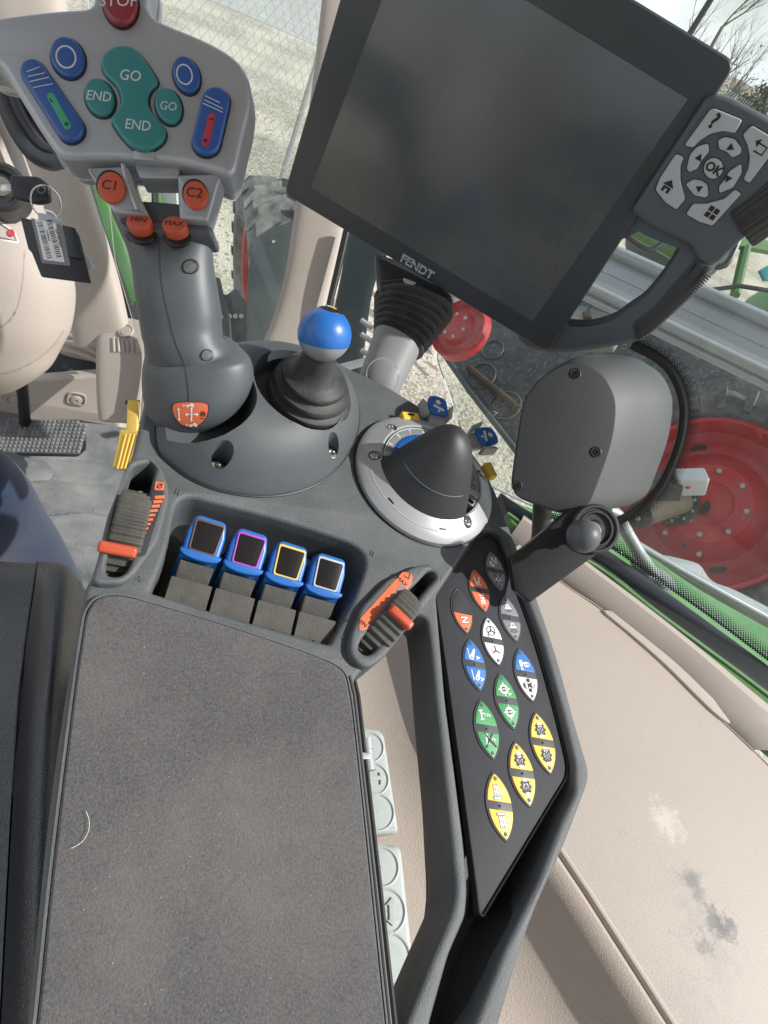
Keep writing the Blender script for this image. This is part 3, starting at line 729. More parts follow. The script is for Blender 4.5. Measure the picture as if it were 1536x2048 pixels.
# link between ring and tag
part('tab', prism(ft, rnd(ft.px([(74, 424), (98, 428), (122, 440), (112, 452), (76, 442)]), .002), -.003, -.001, .0005), m_key, t)

# beige cab post (left) and middle pillar
t = thing('cab_post', 'broad beige trim post running down beside the steering column', 'cab post', W(180, 500, 1.2))
part('trim', limb([(-60, -120, 120, -60, 1.25, .4), (-10, 60, 150, 150, 1.25, .4), (20, 220, 160, 300, 1.25, .4), (55, 350, 192, 420, 1.25, .4), (85, 450, 212, 480, 1.26, .4), (110, 550, 236, 560, 1.28, .4),
    (140, 630, 254, 640, 1.30, .4), (150, 690, 262, 690, 1.32, .4)], 30, 4, 3.2), m_beige, t)
t = thing('middle_pillar', 'curved beige window pillar standing behind the blue knob', 'pillar', W(620, 500, .95))
part('trim', limb([(650, -60, 720, -60, 1.0, .5), (640, 40, 722, 60, 1.0, .5), (624, 180, 712, 200, 1.0, .5), (604, 330, 705, 360, 1.0, .5), (588, 440, 692, 465, 1.0, .5), (573, 540, 668, 560, 1.0, .5),
    (550, 630, 648, 640, 1.0, .5), (516, 705, 632, 705, 1.0, .5), (470, 760, 610, 770, 1.0, .5)], 30, 5, 3.4), m_beige, t)
part('seal', limb([(686, 460, 700, 466, .97, 1), (668, 540, 682, 545, .97, 1), (652, 610, 664, 615, .97, 1), (640, 680, 652, 684, .97, 1)], 12, 4), m_black, t)
t = thing('dusty_side_post', 'dark dusty upright post between the blue knob and monitor stand', 'post', W(690, 620, 1.5))
part('cover', limb([(700, 440, 800, 460, 1.5, .4), (684, 540, 752, 560, 1.5, .4), (664, 640, 735, 650, 1.5, .4), (652, 720, 725, 740, 1.5, .4), (640, 800, 720, 800, 1.5, .4)], 20, 4, 3), m_fend, t)
part('clip', cat(*[tube([W(722, y, 1.44), W(745, y+16, 1.44)], .006, 8) for y in (640, 668, 700)]), m_galv, t)
part('arm', tube([W(660, 742, 1.3), W(735, 722, 1.3)], .008, 12), m_galv, t)

# pedal housing, pedals
fp = Fr(W(250, 745, 1.30), c2w((1, .08, .0)), c2w((-.05, -.45, -1)))
t = thing('pedal_housing', 'beige ribbed pedal housing with a round cap on top', 'pedal housing', fp.o)
hs = limb([(214, 640, 296, 656, 1.33, .40), (204, 655, 302, 672, 1.32, .45), (199, 690, 304, 705, 1.31, .48), (198, 760, 300, 765, 1.31, .5), (200, 815, 293, 818, 1.31, .5), (203, 842, 287, 846, 1.31, .5)], 36, 5, 5)
th_ = bvh(hs)
part('cover', hs, m_beige, t)
fq = camfr(250, 700, 1.2)
def onw(loops, off, hh=.0): return wrap(prism(fq, loops, 0, .0006), th_, off)
for i in range(6):
    x_ = 227+i*9.5; y0 = 676 + (i > 3)*2
    part('rib', tube([h for h in [wrap(type('o', (), {'v': [W(x_+k*.4, y0+k*7+(14 if 1 < i < 4 else 0)*(k == 0), 1.2)]})(), th_, .0005).v[0] for k in range(5)]], .0028, 8), m_beige, t)
c_ = wrap(type('o', (), {'v': [W(252, 663, 1.2)]})(), th_, 0).v[0]
part('cap', lathe(Fr(c_, fp.X, c2w((0, -.5, -1))), [(.015, -.004), (.015, .003), (.013, .004), (.012, .002), (.009, .004), (.0005, .004)], 28), m_beige, t)
sl = onw(rnd(fq.px([(251, 801), (280, 800), (282, 845), (251, 845)]), .002), .0012); part('slot', sl, m_ink, t)
part('side_flange', limb([(285, 660, 300, 662, 1.27, 1), (290, 720, 306, 722, 1.27, 1), (284, 800, 298, 802, 1.27, 1), (280, 846, 290, 848, 1.27, 1)], 12, 4, 3), m_beige, t)
t = thing('yellow_pedal', 'worn yellow ribbed foot pedal below the beige housing', 'pedal', W(258, 890, 1.24))
fy = Fr(W(258, 905, 1.235), c2w((1, .05, 0)), c2w((-.1, -.5, -1)))
part('arm', prism(fy, rnd(fy.px([(256, 802), (278, 802), (275, 872), (253, 872)]), .004), -.004, .004, .002), m_ypaint, t)
pd = part('pad', prism(fy, rnd(fy.px([(244, 864), (286, 867), (274, 900), (259, 946), (228, 940)]), .004), .002, .010, .003), m_ypaint, t)
for i in range(4):
    a = fy.uv(252+i*8.5, 869, .01); b = fy.uv(235+i*7.4, 938, .01); part('tread_rib', tube([fy.w(*a, .010), fy.w(*b, .010)], .0022, 8), m_ypaint, pd)
m_stud = mat('dusty_studs', (.13, .135, .135), .6, .4, dust=.4, dscale=60, dustcol=(.4, .4, .38, 1))
t = thing('brake_pedal', 'black brake pedal pad studded with small metal pyramids', 'pedal', W(90, 873, 1.28))
fb_ = Fr(W(90, 873, 1.28), c2w((1, .0, .0)), c2w((.05, -.55, -1)))
o = rnd(fb_.px([(8, 843), (150, 840), (169, 862), (169, 893), (152, 908), (34, 906), (9, 882)]), .006)
part('pad', prism(fb_, o, -.012, 0, .003), m_rub, t)
g = G(); us = [p[0] for p in o]; vs = [p[1] for p in o]; s = .0086
u = min(us)+s
while u < max(us)-s*.8:
    v = min(vs)+s*.7
    while v < max(vs)-s*.5:
        k = len(g.v); a = s*.48; g.v += [fb_.w(u-a, v-a, 0), fb_.w(u+a, v-a, 0), fb_.w(u+a, v+a, 0), fb_.w(u-a, v+a, 0), fb_.w(u, v, .0042)]
        if not (u > max(us)-.02 and v > max(vs)-.012): g.f += [(k, k+1, k+4), (k+1, k+2, k+4), (k+2, k+3, k+4), (k+3, k, k+4)]
        v += s
    u += s
g.v = [v_ for v_ in g.v]
part('studs', g, m_stud, t, kind='stuff', smooth=0)
part('arm', tube([W(43, 760, 1.22), W(47, 800, 1.25), W(50, 846, 1.29)], .0105, 14), m_black, t)

# ---- right hand side: side console ledge, sill, window seals
LZ = .60
FL = Fr((0, 0, LZ), (1, 0, 0), (0, 0, 1))
def zl(pts, z): return [tuple(Zhit(x, y, z)[:2]) for x, y in pts]
m_ledge = bpy.data.materials.new('ledge_beige'); m_ledge.use_nodes = True
def ledge_nodes(m):
    t = m.node_tree; n = t.nodes; l = t.links; b = n['Principled BSDF']; b.inputs['Roughness'].default_value = .55; b.inputs['Specular IOR Level'].default_value = .35
    g_ = n.new('ShaderNodeNewGeometry'); cur = None
    base = n.new('ShaderNodeRGB'); base.outputs[0].default_value = (.385, .335, .295, 1); cur = base.outputs[0]
    def nn(sc, d=6, r=.6):
        q = n.new('ShaderNodeTexNoise'); q.inputs['Scale'].default_value = sc; q.inputs['Detail'].default_value = d; q.inputs['Roughness'].default_value = r
        l.new(g_.outputs['Position'], q.inputs['Vector']); return q.outputs['Fac']
    def ma(op, a, b_):
        q = n.new('ShaderNodeMath'); q.operation = op
        for i, x in enumerate((a, b_)):
            if isinstance(x, (int, float)): q.inputs[i].default_value = x
            else: l.new(x, q.inputs[i])
        q.use_clamp = False; return q.outputs[0]
    def rg_(s, a, b_):
        q = n.new('ShaderNodeMapRange'); q.inputs[1].default_value = a; q.inputs[2].default_value = b_; l.new(s, q.inputs[0]); return q.outputs[0]
    def mixc(f, a, c):
        q = n.new('ShaderNodeMix'); q.data_type = 'RGBA'; l.new(f, q.inputs[0]); l.new(a, q.inputs[6]); q.inputs[7].default_value = c; return q.outputs[2]
    cur = mixc(ma('MULTIPLY', rg_(nn(5), .45, .7), .25), cur, (.34, .30, .26, 1)); cur = mixc(ma('MULTIPLY', rg_(nn(60, 9, .8), .5, .75), .30), cur, (.30, .27, .24, 1))
    for (x_, y_, r_, st, c) in ((1385, 1765, .017, .85, (.13, .135, .14, 1)), (1440, 1850, .022, .95, (.07, .078, .085, 1)), (1405, 1885, .014, .8, (.12, .12, .125, 1)), (1385, 1790, .045, .30, (.27, .25, .23, 1)), (1330, 1640, .026, .5, (.60, .55, .48, 1)), (1425, 1890, .045, .35, (.25, .235, .215, 1)), (1380, 2020, .04, .35, (.30, .27, .24, 1))):
        p = Zhit(x_, y_, LZ); d = n.new('ShaderNodeVectorMath'); d.operation = 'DISTANCE'; l.new(g_.outputs['Position'], d.inputs[0]); d.inputs[1].default_value = p
        q = ma('DIVIDE', d.outputs['Value'], r_); q = ma('ADD', q, ma('MULTIPLY', nn(55, 9, .8), 4.4)); f = ma('MULTIPLY', rg_(q, 3.0, 2.4), st)
        cur = mixc(f, cur, c)
    l.new(cur, b.inputs['Base Color'])
    bp = n.new('ShaderNodeBump'); bp.inputs['Strength'].default_value = .5; bp.inputs['Distance'].default_value = .0006; l.new(nn(500, 3), bp.inputs['Height']); l.new(bp.outputs[0], b.inputs['Normal'])
ledge_nodes(m_ledge)
t = thing('side_console', 'beige side console with a stained flat lid right of the armrest', 'side console', (.55, .15, LZ))
# lid: bounded by the front groove and the lower ridge
groove = [(1040, 1085), (1124, 1165), (1212, 1225), (1328, 1327), (1420, 1419), (1536, 1530), (1700, 1700)]
ridge = [(1430, 2160), (1352, 2048), (1260, 1905), (1180, 1780), (1120, 1690), (1060, 1590), (1000, 1480), (960, 1380), (900, 1200)]
lidp = zl(groove, LZ) + zl([(1900, 2300)], LZ) + zl(ridge, LZ)
part('lid', prism(FL, lidp, -.03, 0, .0025), m_ledge, t)
part('lid_ridge', tube([Vector((*p, LZ+.0005)) for p in zl([(x-7, y+3) for x, y in ridge], LZ)], .004, 12), m_beige, t)
# rolled lower body of the side console (below the ridge)
rows = []
rp_ = zl([(x-14, y+6) for x, y in ridge], LZ)
rp_ = [Vector((p[0], p[1], 0)) for p in cr(rp_, 4, False)]
prof = [(0, -.03), (0, .000), (.006, .003), (.013, .001), (.020, -.006), (.028, -.022), (.050, -.045), (.10, -.06), (.20, -.066), (.45, -.07)]
for dx, dz in prof:
    rows.append([p + Vector((-.93, -.15, 0)).normalized()*dx + Vector((0, 0, LZ+dz)) for p in rp_])
part('lower_body', loft(rows, False, False), m_beigel, t)
# rolled rim between groove and green strip
def strip(pxs, z, wd, name, m, par, nrm=1, hr=.5, n=14, sub=4):
    pts = [Zhit(x, y, z) for x, y in cr(pxs, sub, False)]
    return part(name, tube(pts, wd, n, up=Vector((0, 0, 1)), flat=hr), m, par)
def band(outer, inner, z0, z1, m, par, name, bev=.002):
    o = zl(cr(outer, 4, False), z1) + zl(cr(inner, 4, False), z1)[::-1]
    return part(name, prism(FL, o, z0-LZ, z1-LZ, bev), m, par)
rimo = [(1035, 1040), (1085, 1078), (1166, 1137), (1290, 1228), (1400, 1314), (1536, 1419), (1720, 1570)]
rimi = [(1020, 1072), (1070, 1110), (1143, 1165), (1245, 1245), (1350, 1330), (1448, 1424), (1536, 1505), (1720, 1700)]
a_ = [Zhit(x, y, LZ) for x, y in cr(rimo, 4, False)]; b_ = [Zhit(x, y, LZ) for x, y in cr(rimi, 4, False)]
rows = []
for q, h in ((-.25, -.04), (-.12, -.004), (0, .006), (.15, .016), (.35, .024), (.55, .024), (.75, .016), (.92, .005), (1, .001), (1.0, -.03)):
    rows.append([b*(1-q)+a*q + Vector((0, 0, h)) for a, b in zip(a_, b_)])
part('rolled_rim', loft(rows, False, False), m_beige, t)
# raised lip of the lid
lp = [(1206, 1219), (1262, 1236), (1312, 1268), (1362, 1318), (1408, 1370), (1438, 1412), (1462, 1446), (1424, 1420), (1332, 1329), (1256, 1262)]
part('groove_line', tube([Vector((*p, LZ+.0002)) for p in zl(cr(groove, 4, False), LZ)], .0011, 6), m_bshade, t)
part('raised_lip', prism(FL, zl(cr(lp, 3), LZ+.004), -.002, .004, .0015), m_beige, t)
SZ = LZ+.012
t = thing('green_door_frame', 'green painted door frame with black rubber seal below the side window', 'door frame', (.7, .4, SZ))
band([(1015, 1024), (1080, 1066), (1203, 1128), (1300, 1206), (1410, 1288), (1536, 1382), (1720, 1530)], [(1022, 1044), (1085, 1082), (1170, 1140), (1290, 1230), (1400, 1316), (1536, 1421), (1720, 1572)], SZ-.05, SZ+.004, m_greend, t, 'trim_strip')
strip([(1015, 1026), (1080, 1070), (1195, 1133), (1297, 1212), (1408, 1294), (1536, 1390), (1720, 1538)], SZ+.006, .0022, 'bead', m_green, t, hr=1)
band([(1003, 985), (1070, 1028), (1203, 1092), (1310, 1166), (1420, 1245), (1536, 1330), (1720, 1470)], [(1015, 1026), (1080, 1068), (1203, 1130), (1300, 1208), (1410, 1290), (1536, 1384), (1720, 1532)], SZ-.05, SZ+.002, m_black, t, 'rubber_seal')
XZ = SZ-.03
band([(1012, 1002), (1075, 1026), (1200, 1052), (1290, 1110), (1400, 1185), (1536, 1262), (1720, 1370)], [(1000, 990), (1070, 1032), (1200, 1094), (1310, 1170), (1420, 1248), (1536, 1334), (1720, 1474)], XZ-.06, XZ, m_green, t, 'outer_sill', .006)
strip([(1225, 1062), (1262, 1082), (1330, 1122), (1430, 1178), (1536, 1236), (1720, 1340)], XZ-.002, .006, 'weather_strip', m_metalg, t, hr=1)
t = thing('outer_ledge', 'pale dusty grey outer ledge below the red wheel', 'ledge', Zhit(1450, 1180, XZ-.02))
band([(1330, 1108), (1365, 1116), (1400, 1128), (1425, 1160), (1470, 1178), (1560, 1225), (1720, 1310)], [(1326, 1124), (1370, 1150), (1430, 1184), (1480, 1212), (1540, 1244), (1620, 1290), (1720, 1350)], XZ-.03, XZ-.012, m_galv, t, 'ledge', .004)

# window glass with dust, scratches and a dotted black edge
def glass(name, dust, fritpts=None):
    m = bpy.data.materials.new(name); m.use_nodes = True; t_ = m.node_tree; n = t_.nodes; l = t_.links; n.clear()
    o_ = n.new('ShaderNodeOutputMaterial'); tr = n.new('ShaderNodeBsdfTransparent'); tr.inputs[0].default_value = (.94, .975, .955, 1)
    gl = n.new('ShaderNodeBsdfGlossy'); gl.inputs['Roughness'].default_value = .03
    fre = n.new('ShaderNodeFresnel'); fre.inputs['IOR'].default_value = 1.35
    mx1 = n.new('ShaderNodeMixShader'); l.new(fre.outputs[0], mx1.inputs[0]); l.new(tr.outputs[0], mx1.inputs[1]); l.new(gl.outputs[0], mx1.inputs[2])
    df = n.new('ShaderNodeBsdfDiffuse'); df.inputs[0].default_value = (.55, .56, .54, 1)
    tc = n.new('ShaderNodeTexCoord')
    def ma(op, a, b):
        q = n.new('ShaderNodeMath'); q.operation = op
        for i, x in enumerate((a, b)):
            if isinstance(x, (int, float)): q.inputs[i].default_value = x
            else: l.new(x, q.inputs[i])
        return q.outputs[0]
    def rg_(s, a, b):
        q = n.new('ShaderNodeMapRange'); q.inputs[1].default_value = a; q.inputs[2].default_value = b; l.new(s, q.inputs[0]); return q.outputs[0]
    q1 = n.new('ShaderNodeTexNoise'); q1.inputs['Scale'].default_value = 9; q1.inputs['Detail'].default_value = 9; q1.inputs['Roughness'].default_value = .7; l.new(tc.outputs['Object'], q1.inputs['Vector'])
    # short curved scratches: thin iso-lines of a noise, broken up by another
    q2 = n.new('ShaderNodeTexNoise'); q2.inputs['Scale'].default_value = 60; q2.inputs['Detail'].default_value = 2; l.new(tc.outputs['Object'], q2.inputs['Vector'])
    q3 = n.new('ShaderNodeTexNoise'); q3.inputs['Scale'].default_value = 130; q3.inputs['Detail'].default_value = 2; l.new(tc.outputs['Object'], q3.inputs['Vector'])
    line = rg_(ma('ABSOLUTE', ma('SUBTRACT', q2.outputs['Fac'], .5), 0), .010, .003)
    scr = ma('MULTIPLY', line, rg_(q3.outputs['Fac'], .58, .64))
    fac = ma('ADD', ma('MULTIPLY', rg_(q1.outputs['Fac'], .42, .75), dust), ma('MULTIPLY', scr, .6*min(1, dust*6)))
    fac = ma('ADD', fac, dust*.35)
    mx2 = n.new('ShaderNodeMixShader'); l.new(fac, mx2.inputs[0]); l.new(mx1.outputs[0], mx2.inputs[1]); l.new(df.outputs[0], mx2.inputs[2])
    l.new(mx2.outputs[0], o_.inputs['Surface']); return m
m_gl = glass('dusty_glass', .09); m_gl2 = glass('clear_glass', .06)
# side pane stands on the green sill
A = Zhit(1030, 1000, SZ); B = Zhit(1720, 1440, SZ); dx = (B-A).normalized()
FGs = Fr(A, dx, Vector((0, 0, 1)).cross(dx)*-1 + Vector((0, 0, .10)))
if FGs.Z.dot(CAM-A) < 0: FGs = Fr(A, -dx, -FGs.Z)
t = thing('side_window', 'dusty scratched right side window pane with a dotted black edge', 'window', A)
po = FGs.px([(985, 975), (1070, 1015), (1203, 1078), (1310, 1150), (1420, 1225), (1536, 1312), (1800, 1500), (1900, -300), (1120, -300), (1050, 500), (880, 640), (875, 720), (930, 880)])
part('pane', prism(FGs, po, -.002, .002), m_gl, t, smooth=0)
# frit dots: black dots shrinking away from the solid edge, printed on the pane
def frit(fr, line, side, rows_, pitch, r0, h, solid):
    P = [Vector(p) for p in line]; g = G(); s = 0
    seg = []
    for i in range(len(P)-1):
        a, b = P[i], P[i+1]; L_ = (b-a).length; d = (b-a)/L_; n_ = Vector((-d.y, d.x))*side; seg.append((a, d, n_, L_))
    for j in range(rows_):
        off = solid + j*pitch*.5; rr = r0*(1-.75*j/rows_); pos = (j % 2)*pitch*.5
        for a, d, n_, L_ in seg:
            x = pos
            while x < L_:
                c = a + d*x + n_*off; k = len(g.v)
                g.v += [fr.w(c.x+rr*math.cos(q*math.pi/3), c.y+rr*math.sin(q*math.pi/3), h) for q in range(6)]; g.f.append(tuple(range(k, k+6))); x += pitch
            pos = x - L_
    return g
ln = cr(FGs.px([(1070, 1020), (1203, 1084), (1310, 1156), (1420, 1233), (1536, 1320), (1720, 1460)], .0025), 5, False)
sg = 1 if FGs.uv(1300, 1060)[1] > FGs.uv(1300, 1200)[1] else -1
part('dotted_edge', frit(FGs, ln, (1 if (Vector(ln[-1])-Vector(ln[0])).x > 0 else -1)*sg, 9, .0040, .0018, .0026, 0), m_ink, t, kind='stuff', smooth=0)
# curved rubber edge and dots behind the pod
P = [(1262, 688), (1310, 712), (1345, 745), (1366, 800), (1364, 860), (1346, 920), (1318, 975), (1275, 1020), (1225, 1045)]
ln2 = cr(FGs.px(P, .0025), 4, False)
part('edge_seal', tube([FGs.w(u, v, .004) for u, v in ln2], .0055, 10), m_black, t)
part('edge_dots', frit(FGs, ln2, 1 if FGs.uv(1400, 850)[0] > FGs.uv(1366, 850)[0] and (Vector(ln2[-1])-Vector(ln2[0])).y < 0 else -1, 9, .0034, .0016, .0026, .003), m_ink, t, kind='stuff', smooth=0)
# front pane
ffp = camfr(470, 250, 1.12, (-.05, 0, -1))
t = thing('front_window', 'clear front window pane before the yard and fence', 'window', ffp.o)
part('pane', prism(ffp, ffp.px([(170, -60), (648, -60), (600, 400), (560, 640), (500, 760), (300, 760), (230, 520)]), -.002, .002), m_gl2, t, smooth=0)

# light grey adjusting plates between the armrest and the panel frame
def plate(pts, circles, arrow, lab, pivot):
    fr = Fr(Zhit(pivot[0], pivot[1], .568), (1, 0, 0), (-.12, -.1, 1))
    t = thing('adjuster_lever', lab, 'lever', fr.o, 'grey adjuster levers beside the armrest')
    o = rnd(fr.px(pts), [.012, .010, .004, .004][:len(pts)] if len(pts) == 4 else .008)
    body = prism(fr, o, -.016, 0, .004, 3); part('plate', body, m_hinge, t)
    for (x, y, r_) in circles:
        u, v = fr.uv(x, y); part('finger_dish', lathe(fr.sub(u, v), [(r_, -.0005), (r_*1.02, .0009), (r_*.95, .0012), (r_*.90, .0006), (r_*.86, -.0001), (.0005, .0003)], 40), m_hinge, t)
    part('arrow', prism(fr, fr.px(arrow), 0, .0016, .0004), m_hinge, t)
    return t, fr
t, fr = plate([(700, 1450), (768, 1458), (799, 1664), (700, 1674)], [(738, 1494, .0140), (747, 1558, .0140), (754, 1624, .0155)],
    [(731, 1544), (744, 1552), (758, 1552), (758, 1545), (770, 1556), (760, 1570), (760, 1561), (742, 1561), (740, 1572)], 'light grey adjuster plate with a two way arrow, nearer the lever pocket', (750, 1560))
t, fr = plate([(710, 1692), (803, 1688), (832, 1960), (795, 2060), (700, 2080)], [(762, 1733, .0150), (772, 1822, .0160), (778, 1918, .0175)],
    [(783, 1795), (796, 1810), (789, 1811), (790, 1840), (797, 1841), (785, 1852), (771, 1840), (778, 1840), (777, 1811), (771, 1810)], 'light grey adjuster plate with a double headed arrow, nearer the bottom edge', (770, 1850))

# ---- seat cushion and the driver's leg
t = thing('driver_seat', 'black grained leather seat cushion left of the armrest', 'seat', W(60, 1500, .50))
SF = Fr(W(60, 1500, .50), (1, 0, 0), (0, -.08, 1))
def surf(rows_, sub=5, close=False):
    """open surface through rows of (x, y, depth) sections"""
    R1 = [[W(*p) for p in cr(r_, sub, False)] for r_ in rows_]
    cols = []
    for j in range(len(R1[0])):
        cols.append([tuple(v) for v in (Vector(q) for q in [r_[j] for r_ in R1])])
    cols = [dens(c, sub) for c in cols]
    return loft([list(r_) for r_ in zip(*cols)][0:], False, False)
m_seat2 = m_leather
rows_ = [[(-240, 1175, .66), (-60, 1150, .645), (30, 1140, .64), (68, 1134, .64)],
         [(-250, 1128, .63), (-60, 1124, .62), (30, 1126, .612), (72, 1126, .61)],
         [(-250, 1150, .58), (-60, 1138, .575), (25, 1145, .572), (70, 1148, .570)],
         [(-260, 1300, .54), (-80, 1300, .54), (5, 1300, .535), (45, 1306, .530)],
         [(-280, 1500, .50), (-120, 1500, .50), (-30, 1500, .495), (28, 1500, .490)],
         [(-300, 2200, .36), (-200, 2200, .36), (-100, 2200, .36), (-10, 2200, .355)]]
part('centre_cushion', surf(rows_), m_leather, t, smooth=60)
rows_ = [[(68, 1140, .655), (100, 1138, .65), (132, 1146, .66), (160, 1175, .68)],
         [(72, 1125, .615), (104, 1126, .61), (136, 1134, .615), (172, 1180, .65)],
         [(74, 1142, .566), (104, 1142, .557), (138, 1154, .565), (178, 1215, .61)],
         [(50, 1306, .526), (85, 1306, .510), (125, 1306, .515), (190, 1340, .60)],
         [(32, 1500, .487), (68, 1500, .468), (115, 1500, .475), (190, 1520, .55)],
         [(-6, 2200, .352), (35, 2200, .335), (90, 2200, .34), (190, 2200, .42)]]
part('side_bolster', surf(rows_), m_leather, t, smooth=60)
g = tube([W(*p) for p in cr([(134, 1143, .612), (150, 1160, .600), (163, 1195, .600), (170, 1240, .60)], 6, False)], .0022, 8)
part('piping', g, m_black, t)
pp_ = cr([(73, 1130, .588), (71, 1148, .5665), (48, 1306, .5265), (30, 1500, .487), (-8, 2200, .352)], 24, False)
part('seam', tube([W(*p) for p in pp_], .0011, 6), m_ink, t)
st = G()
pp_ = cr([(78, 1150, .5625), (56, 1306, .5215), (38, 1500, .480)], 40, False)
P = [W(*p) for p in cr([(140, 1150, .604), (154, 1172, .596), (164, 1205, .597)], 14, False)]
for i in range(0, len(P)-1, 2): st.add(tube([P[i] + (CAM-P[i]).normalized()*.003, P[i+1] + (CAM-P[i+1]).normalized()*.003], .0005, 5))
part('stitching', st, m_pgrey, t)

t = thing('person', 'seated person in blue jeans, only the right leg showing', 'person', W(-40, 1300, .6))
leg = limb([(-420, 2500, -10, 2500, .36, .8), (-360, 2000, 0, 2000, .42, .85), (-310, 1650, 8, 1640, .49, .9), (-300, 1350, 13, 1340, .60, .95), (-300, 1180, 14, 1170, .70, 1), (-280, 1090, -30, 1090, .78, .9)], 36, 6)
shin = limb([(-260, 950, -20, 925, .78, .8), (-210, 990, 20, 945, .81, .85), (-160, 1030, 62, 990, .86, .9), (-110, 1090, 95, 1045, .93, .9), (-70, 1150, 128, 1100, 1.0, .9), (-30, 1230, 160, 1160, 1.08, .85), (0, 1300, 180, 1230, 1.15, .8)], 36, 6)
body = boolean(leg, [shin], 'UNION')
part('trousers', body, m_jeans, t, smooth=60)
# ================================================================== the armrest console
rtc = Xc*0 + Vector((0.89689132, 0.12801847, 0.42331694))
K = Fr(W(450, 1500, .356), c2w(rtc), c2w(rtc.cross(fwc)))
if K.Z.dot(CAM-K.o) < 0: K = Fr(K.o, K.X, -K.Z)
kp = K.px
T = thing('armrest_console', 'dark grey armrest console with a worn felt pad and lever pocket', 'armrest', K.o)
outer = [(262, 918), (272, 884), (300, 760), (330, 700), (420, 682), (640, 700), (702, 738), (760, 762), (858, 822), (930, 880), (985, 960), (1018, 1050), (1032, 1084), (1078, 1200), (1123, 1335), (1150, 1440), (1179, 1535),
         (1180, 1560), (1167, 1596), (1131, 1692), (1057, 1850), (990, 2090), (905, 2330), (700, 2330), (812, 2048), (856, 1936), (905, 1821), (911, 1780), (903, 1685), (871, 1400), (861, 1290), (853, 1236), (834, 1226), (780, 1262), (742, 1330), (716, 1348), (705, 1378),
         (722, 1560), (775, 2048), (800, 2300), (30, 2300), (62, 2048), (94, 1700), (118, 1500), (144, 1330), (165, 1215), (172, 1170), (200, 1130), (236, 1000)]
rr = [.01, .006, .01, .02, .02, .02, .02, .03, .02, .02, .03, .05, .05, .05, .05, .05, .018, .018, .02, .05, .05, .05, .01, .01, .05, .03, .02, .03, .05, .05, .02, .012, .012, .01, .012, .012, .012, .05, .05, .01, .01, .05, .05, .05, .05, .02, .01, .01, .02]
def smo(pts, r_): return rnd(pts, r_, 4)
pocket = [(336, 1100), (352, 1012), (362, 998), (384, 993), (560, 1037), (700, 1083), (728, 1104), (732, 1130), (712, 1190), (660, 1288), (480, 1238), (301, 1183)]
pk = smo(kp(pocket), [.02, .008, .006, .01, .05, .012, .008, .008, .02, .002, .05, .002])
panelhole = [(957, 1068), (978, 1062), (1000, 1070), (1008, 1088), (1078, 1272), (1120, 1420), (1145, 1525), (1144, 1552), (1130, 1575), (976, 1832), (968, 1825), (958, 1740), (933, 1560), (899, 1320), (878, 1186)]
ph = smo(kp(panelhole), [.008, .006, .006, .01, .05, .05, .01, .006, .02, .003, .002, .05, .05, .05, .004])
lh = [(266, 930), (304, 922), (313, 936), (300, 985), (272, 1080), (262, 1130), (244, 1152), (214, 1151), (212, 1130), (222, 1090), (236, 1030), (252, 975)]
rh = [(834, 1166), (858, 1140), (870, 1142), (876, 1156), (748, 1304), (732, 1310), (716, 1298), (722, 1280), (752, 1240)]
bighole = rnd(kp([(957, 1064), (980, 1058), (1004, 1068), (1012, 1088), (1082, 1272), (1124, 1420), (1149, 1525), (1149, 1584), (1122, 1640), (1074, 1764), (1006, 1902), (950, 2048), (885, 2200), (835, 2200), (862, 2048), (900, 1910), (934, 1832), (938, 1780), (930, 1685), (914, 1560), (893, 1400), (874, 1190)]), .004, 4)
PH0 = -.0065
body = prism(K, [smo(kp(outer), rr), pk, bighole, smo(kp(lh), .006), smo(kp(rh), .006)], -.034, 0, .0035, 3)
part('body', body, m_cons, T)
part('underside', prism(K, smo(kp([(930, 1080), (1010, 1080), (1160, 1560), (985, 2060), (870, 2330), (740, 2330), (930, 1830), (880, 1200)]), .02), -.046, -.034, .004), m_dark, T)
m_slope = mat('dark_underframe', (.032, .035, .038), .55, .4, bump=.35, bscale=1300)  # shade of the inner slopes put into the colour; pod plate is dark itself
def ruled(A_, ha, B_, hb, n=4):
    A2 = cr([(*p, 0) for p in A_], n, False); B2 = cr([(*p, 0) for p in B_], n, False); rows = []
    for q in range(5):
        t_ = q/4; h = ha*(1-t_)+hb*t_
        rows.append([K.w(*K.uv(a[0]*(1-t_)+b[0]*t_, a[1]*(1-t_)+b[1]*t_, h), h) for a, b in zip(A2, B2)])
    return loft(rows, False, False)
part('inner_slope', ruled([(1150, 1582), (1124, 1640), (1092, 1720), (1063, 1792), (1041, 1836), (1009, 1902), (952, 2048), (882, 2210)], -.002, [(1116, 1574), (1088, 1626), (1032, 1716), (962, 1826), (932, 1842), (898, 1915), (861, 2048), (833, 2210)], -.040), m_slope, T)
part('inner_slope', ruled([(880, 1182), (901, 1320), (934, 1560), (959, 1740), (969, 1826), (977, 1834)], PH0, [(873, 1190), (889, 1380), (913, 1560), (930, 1690), (938, 1782), (932, 1836)], -.032), m_slope, T)
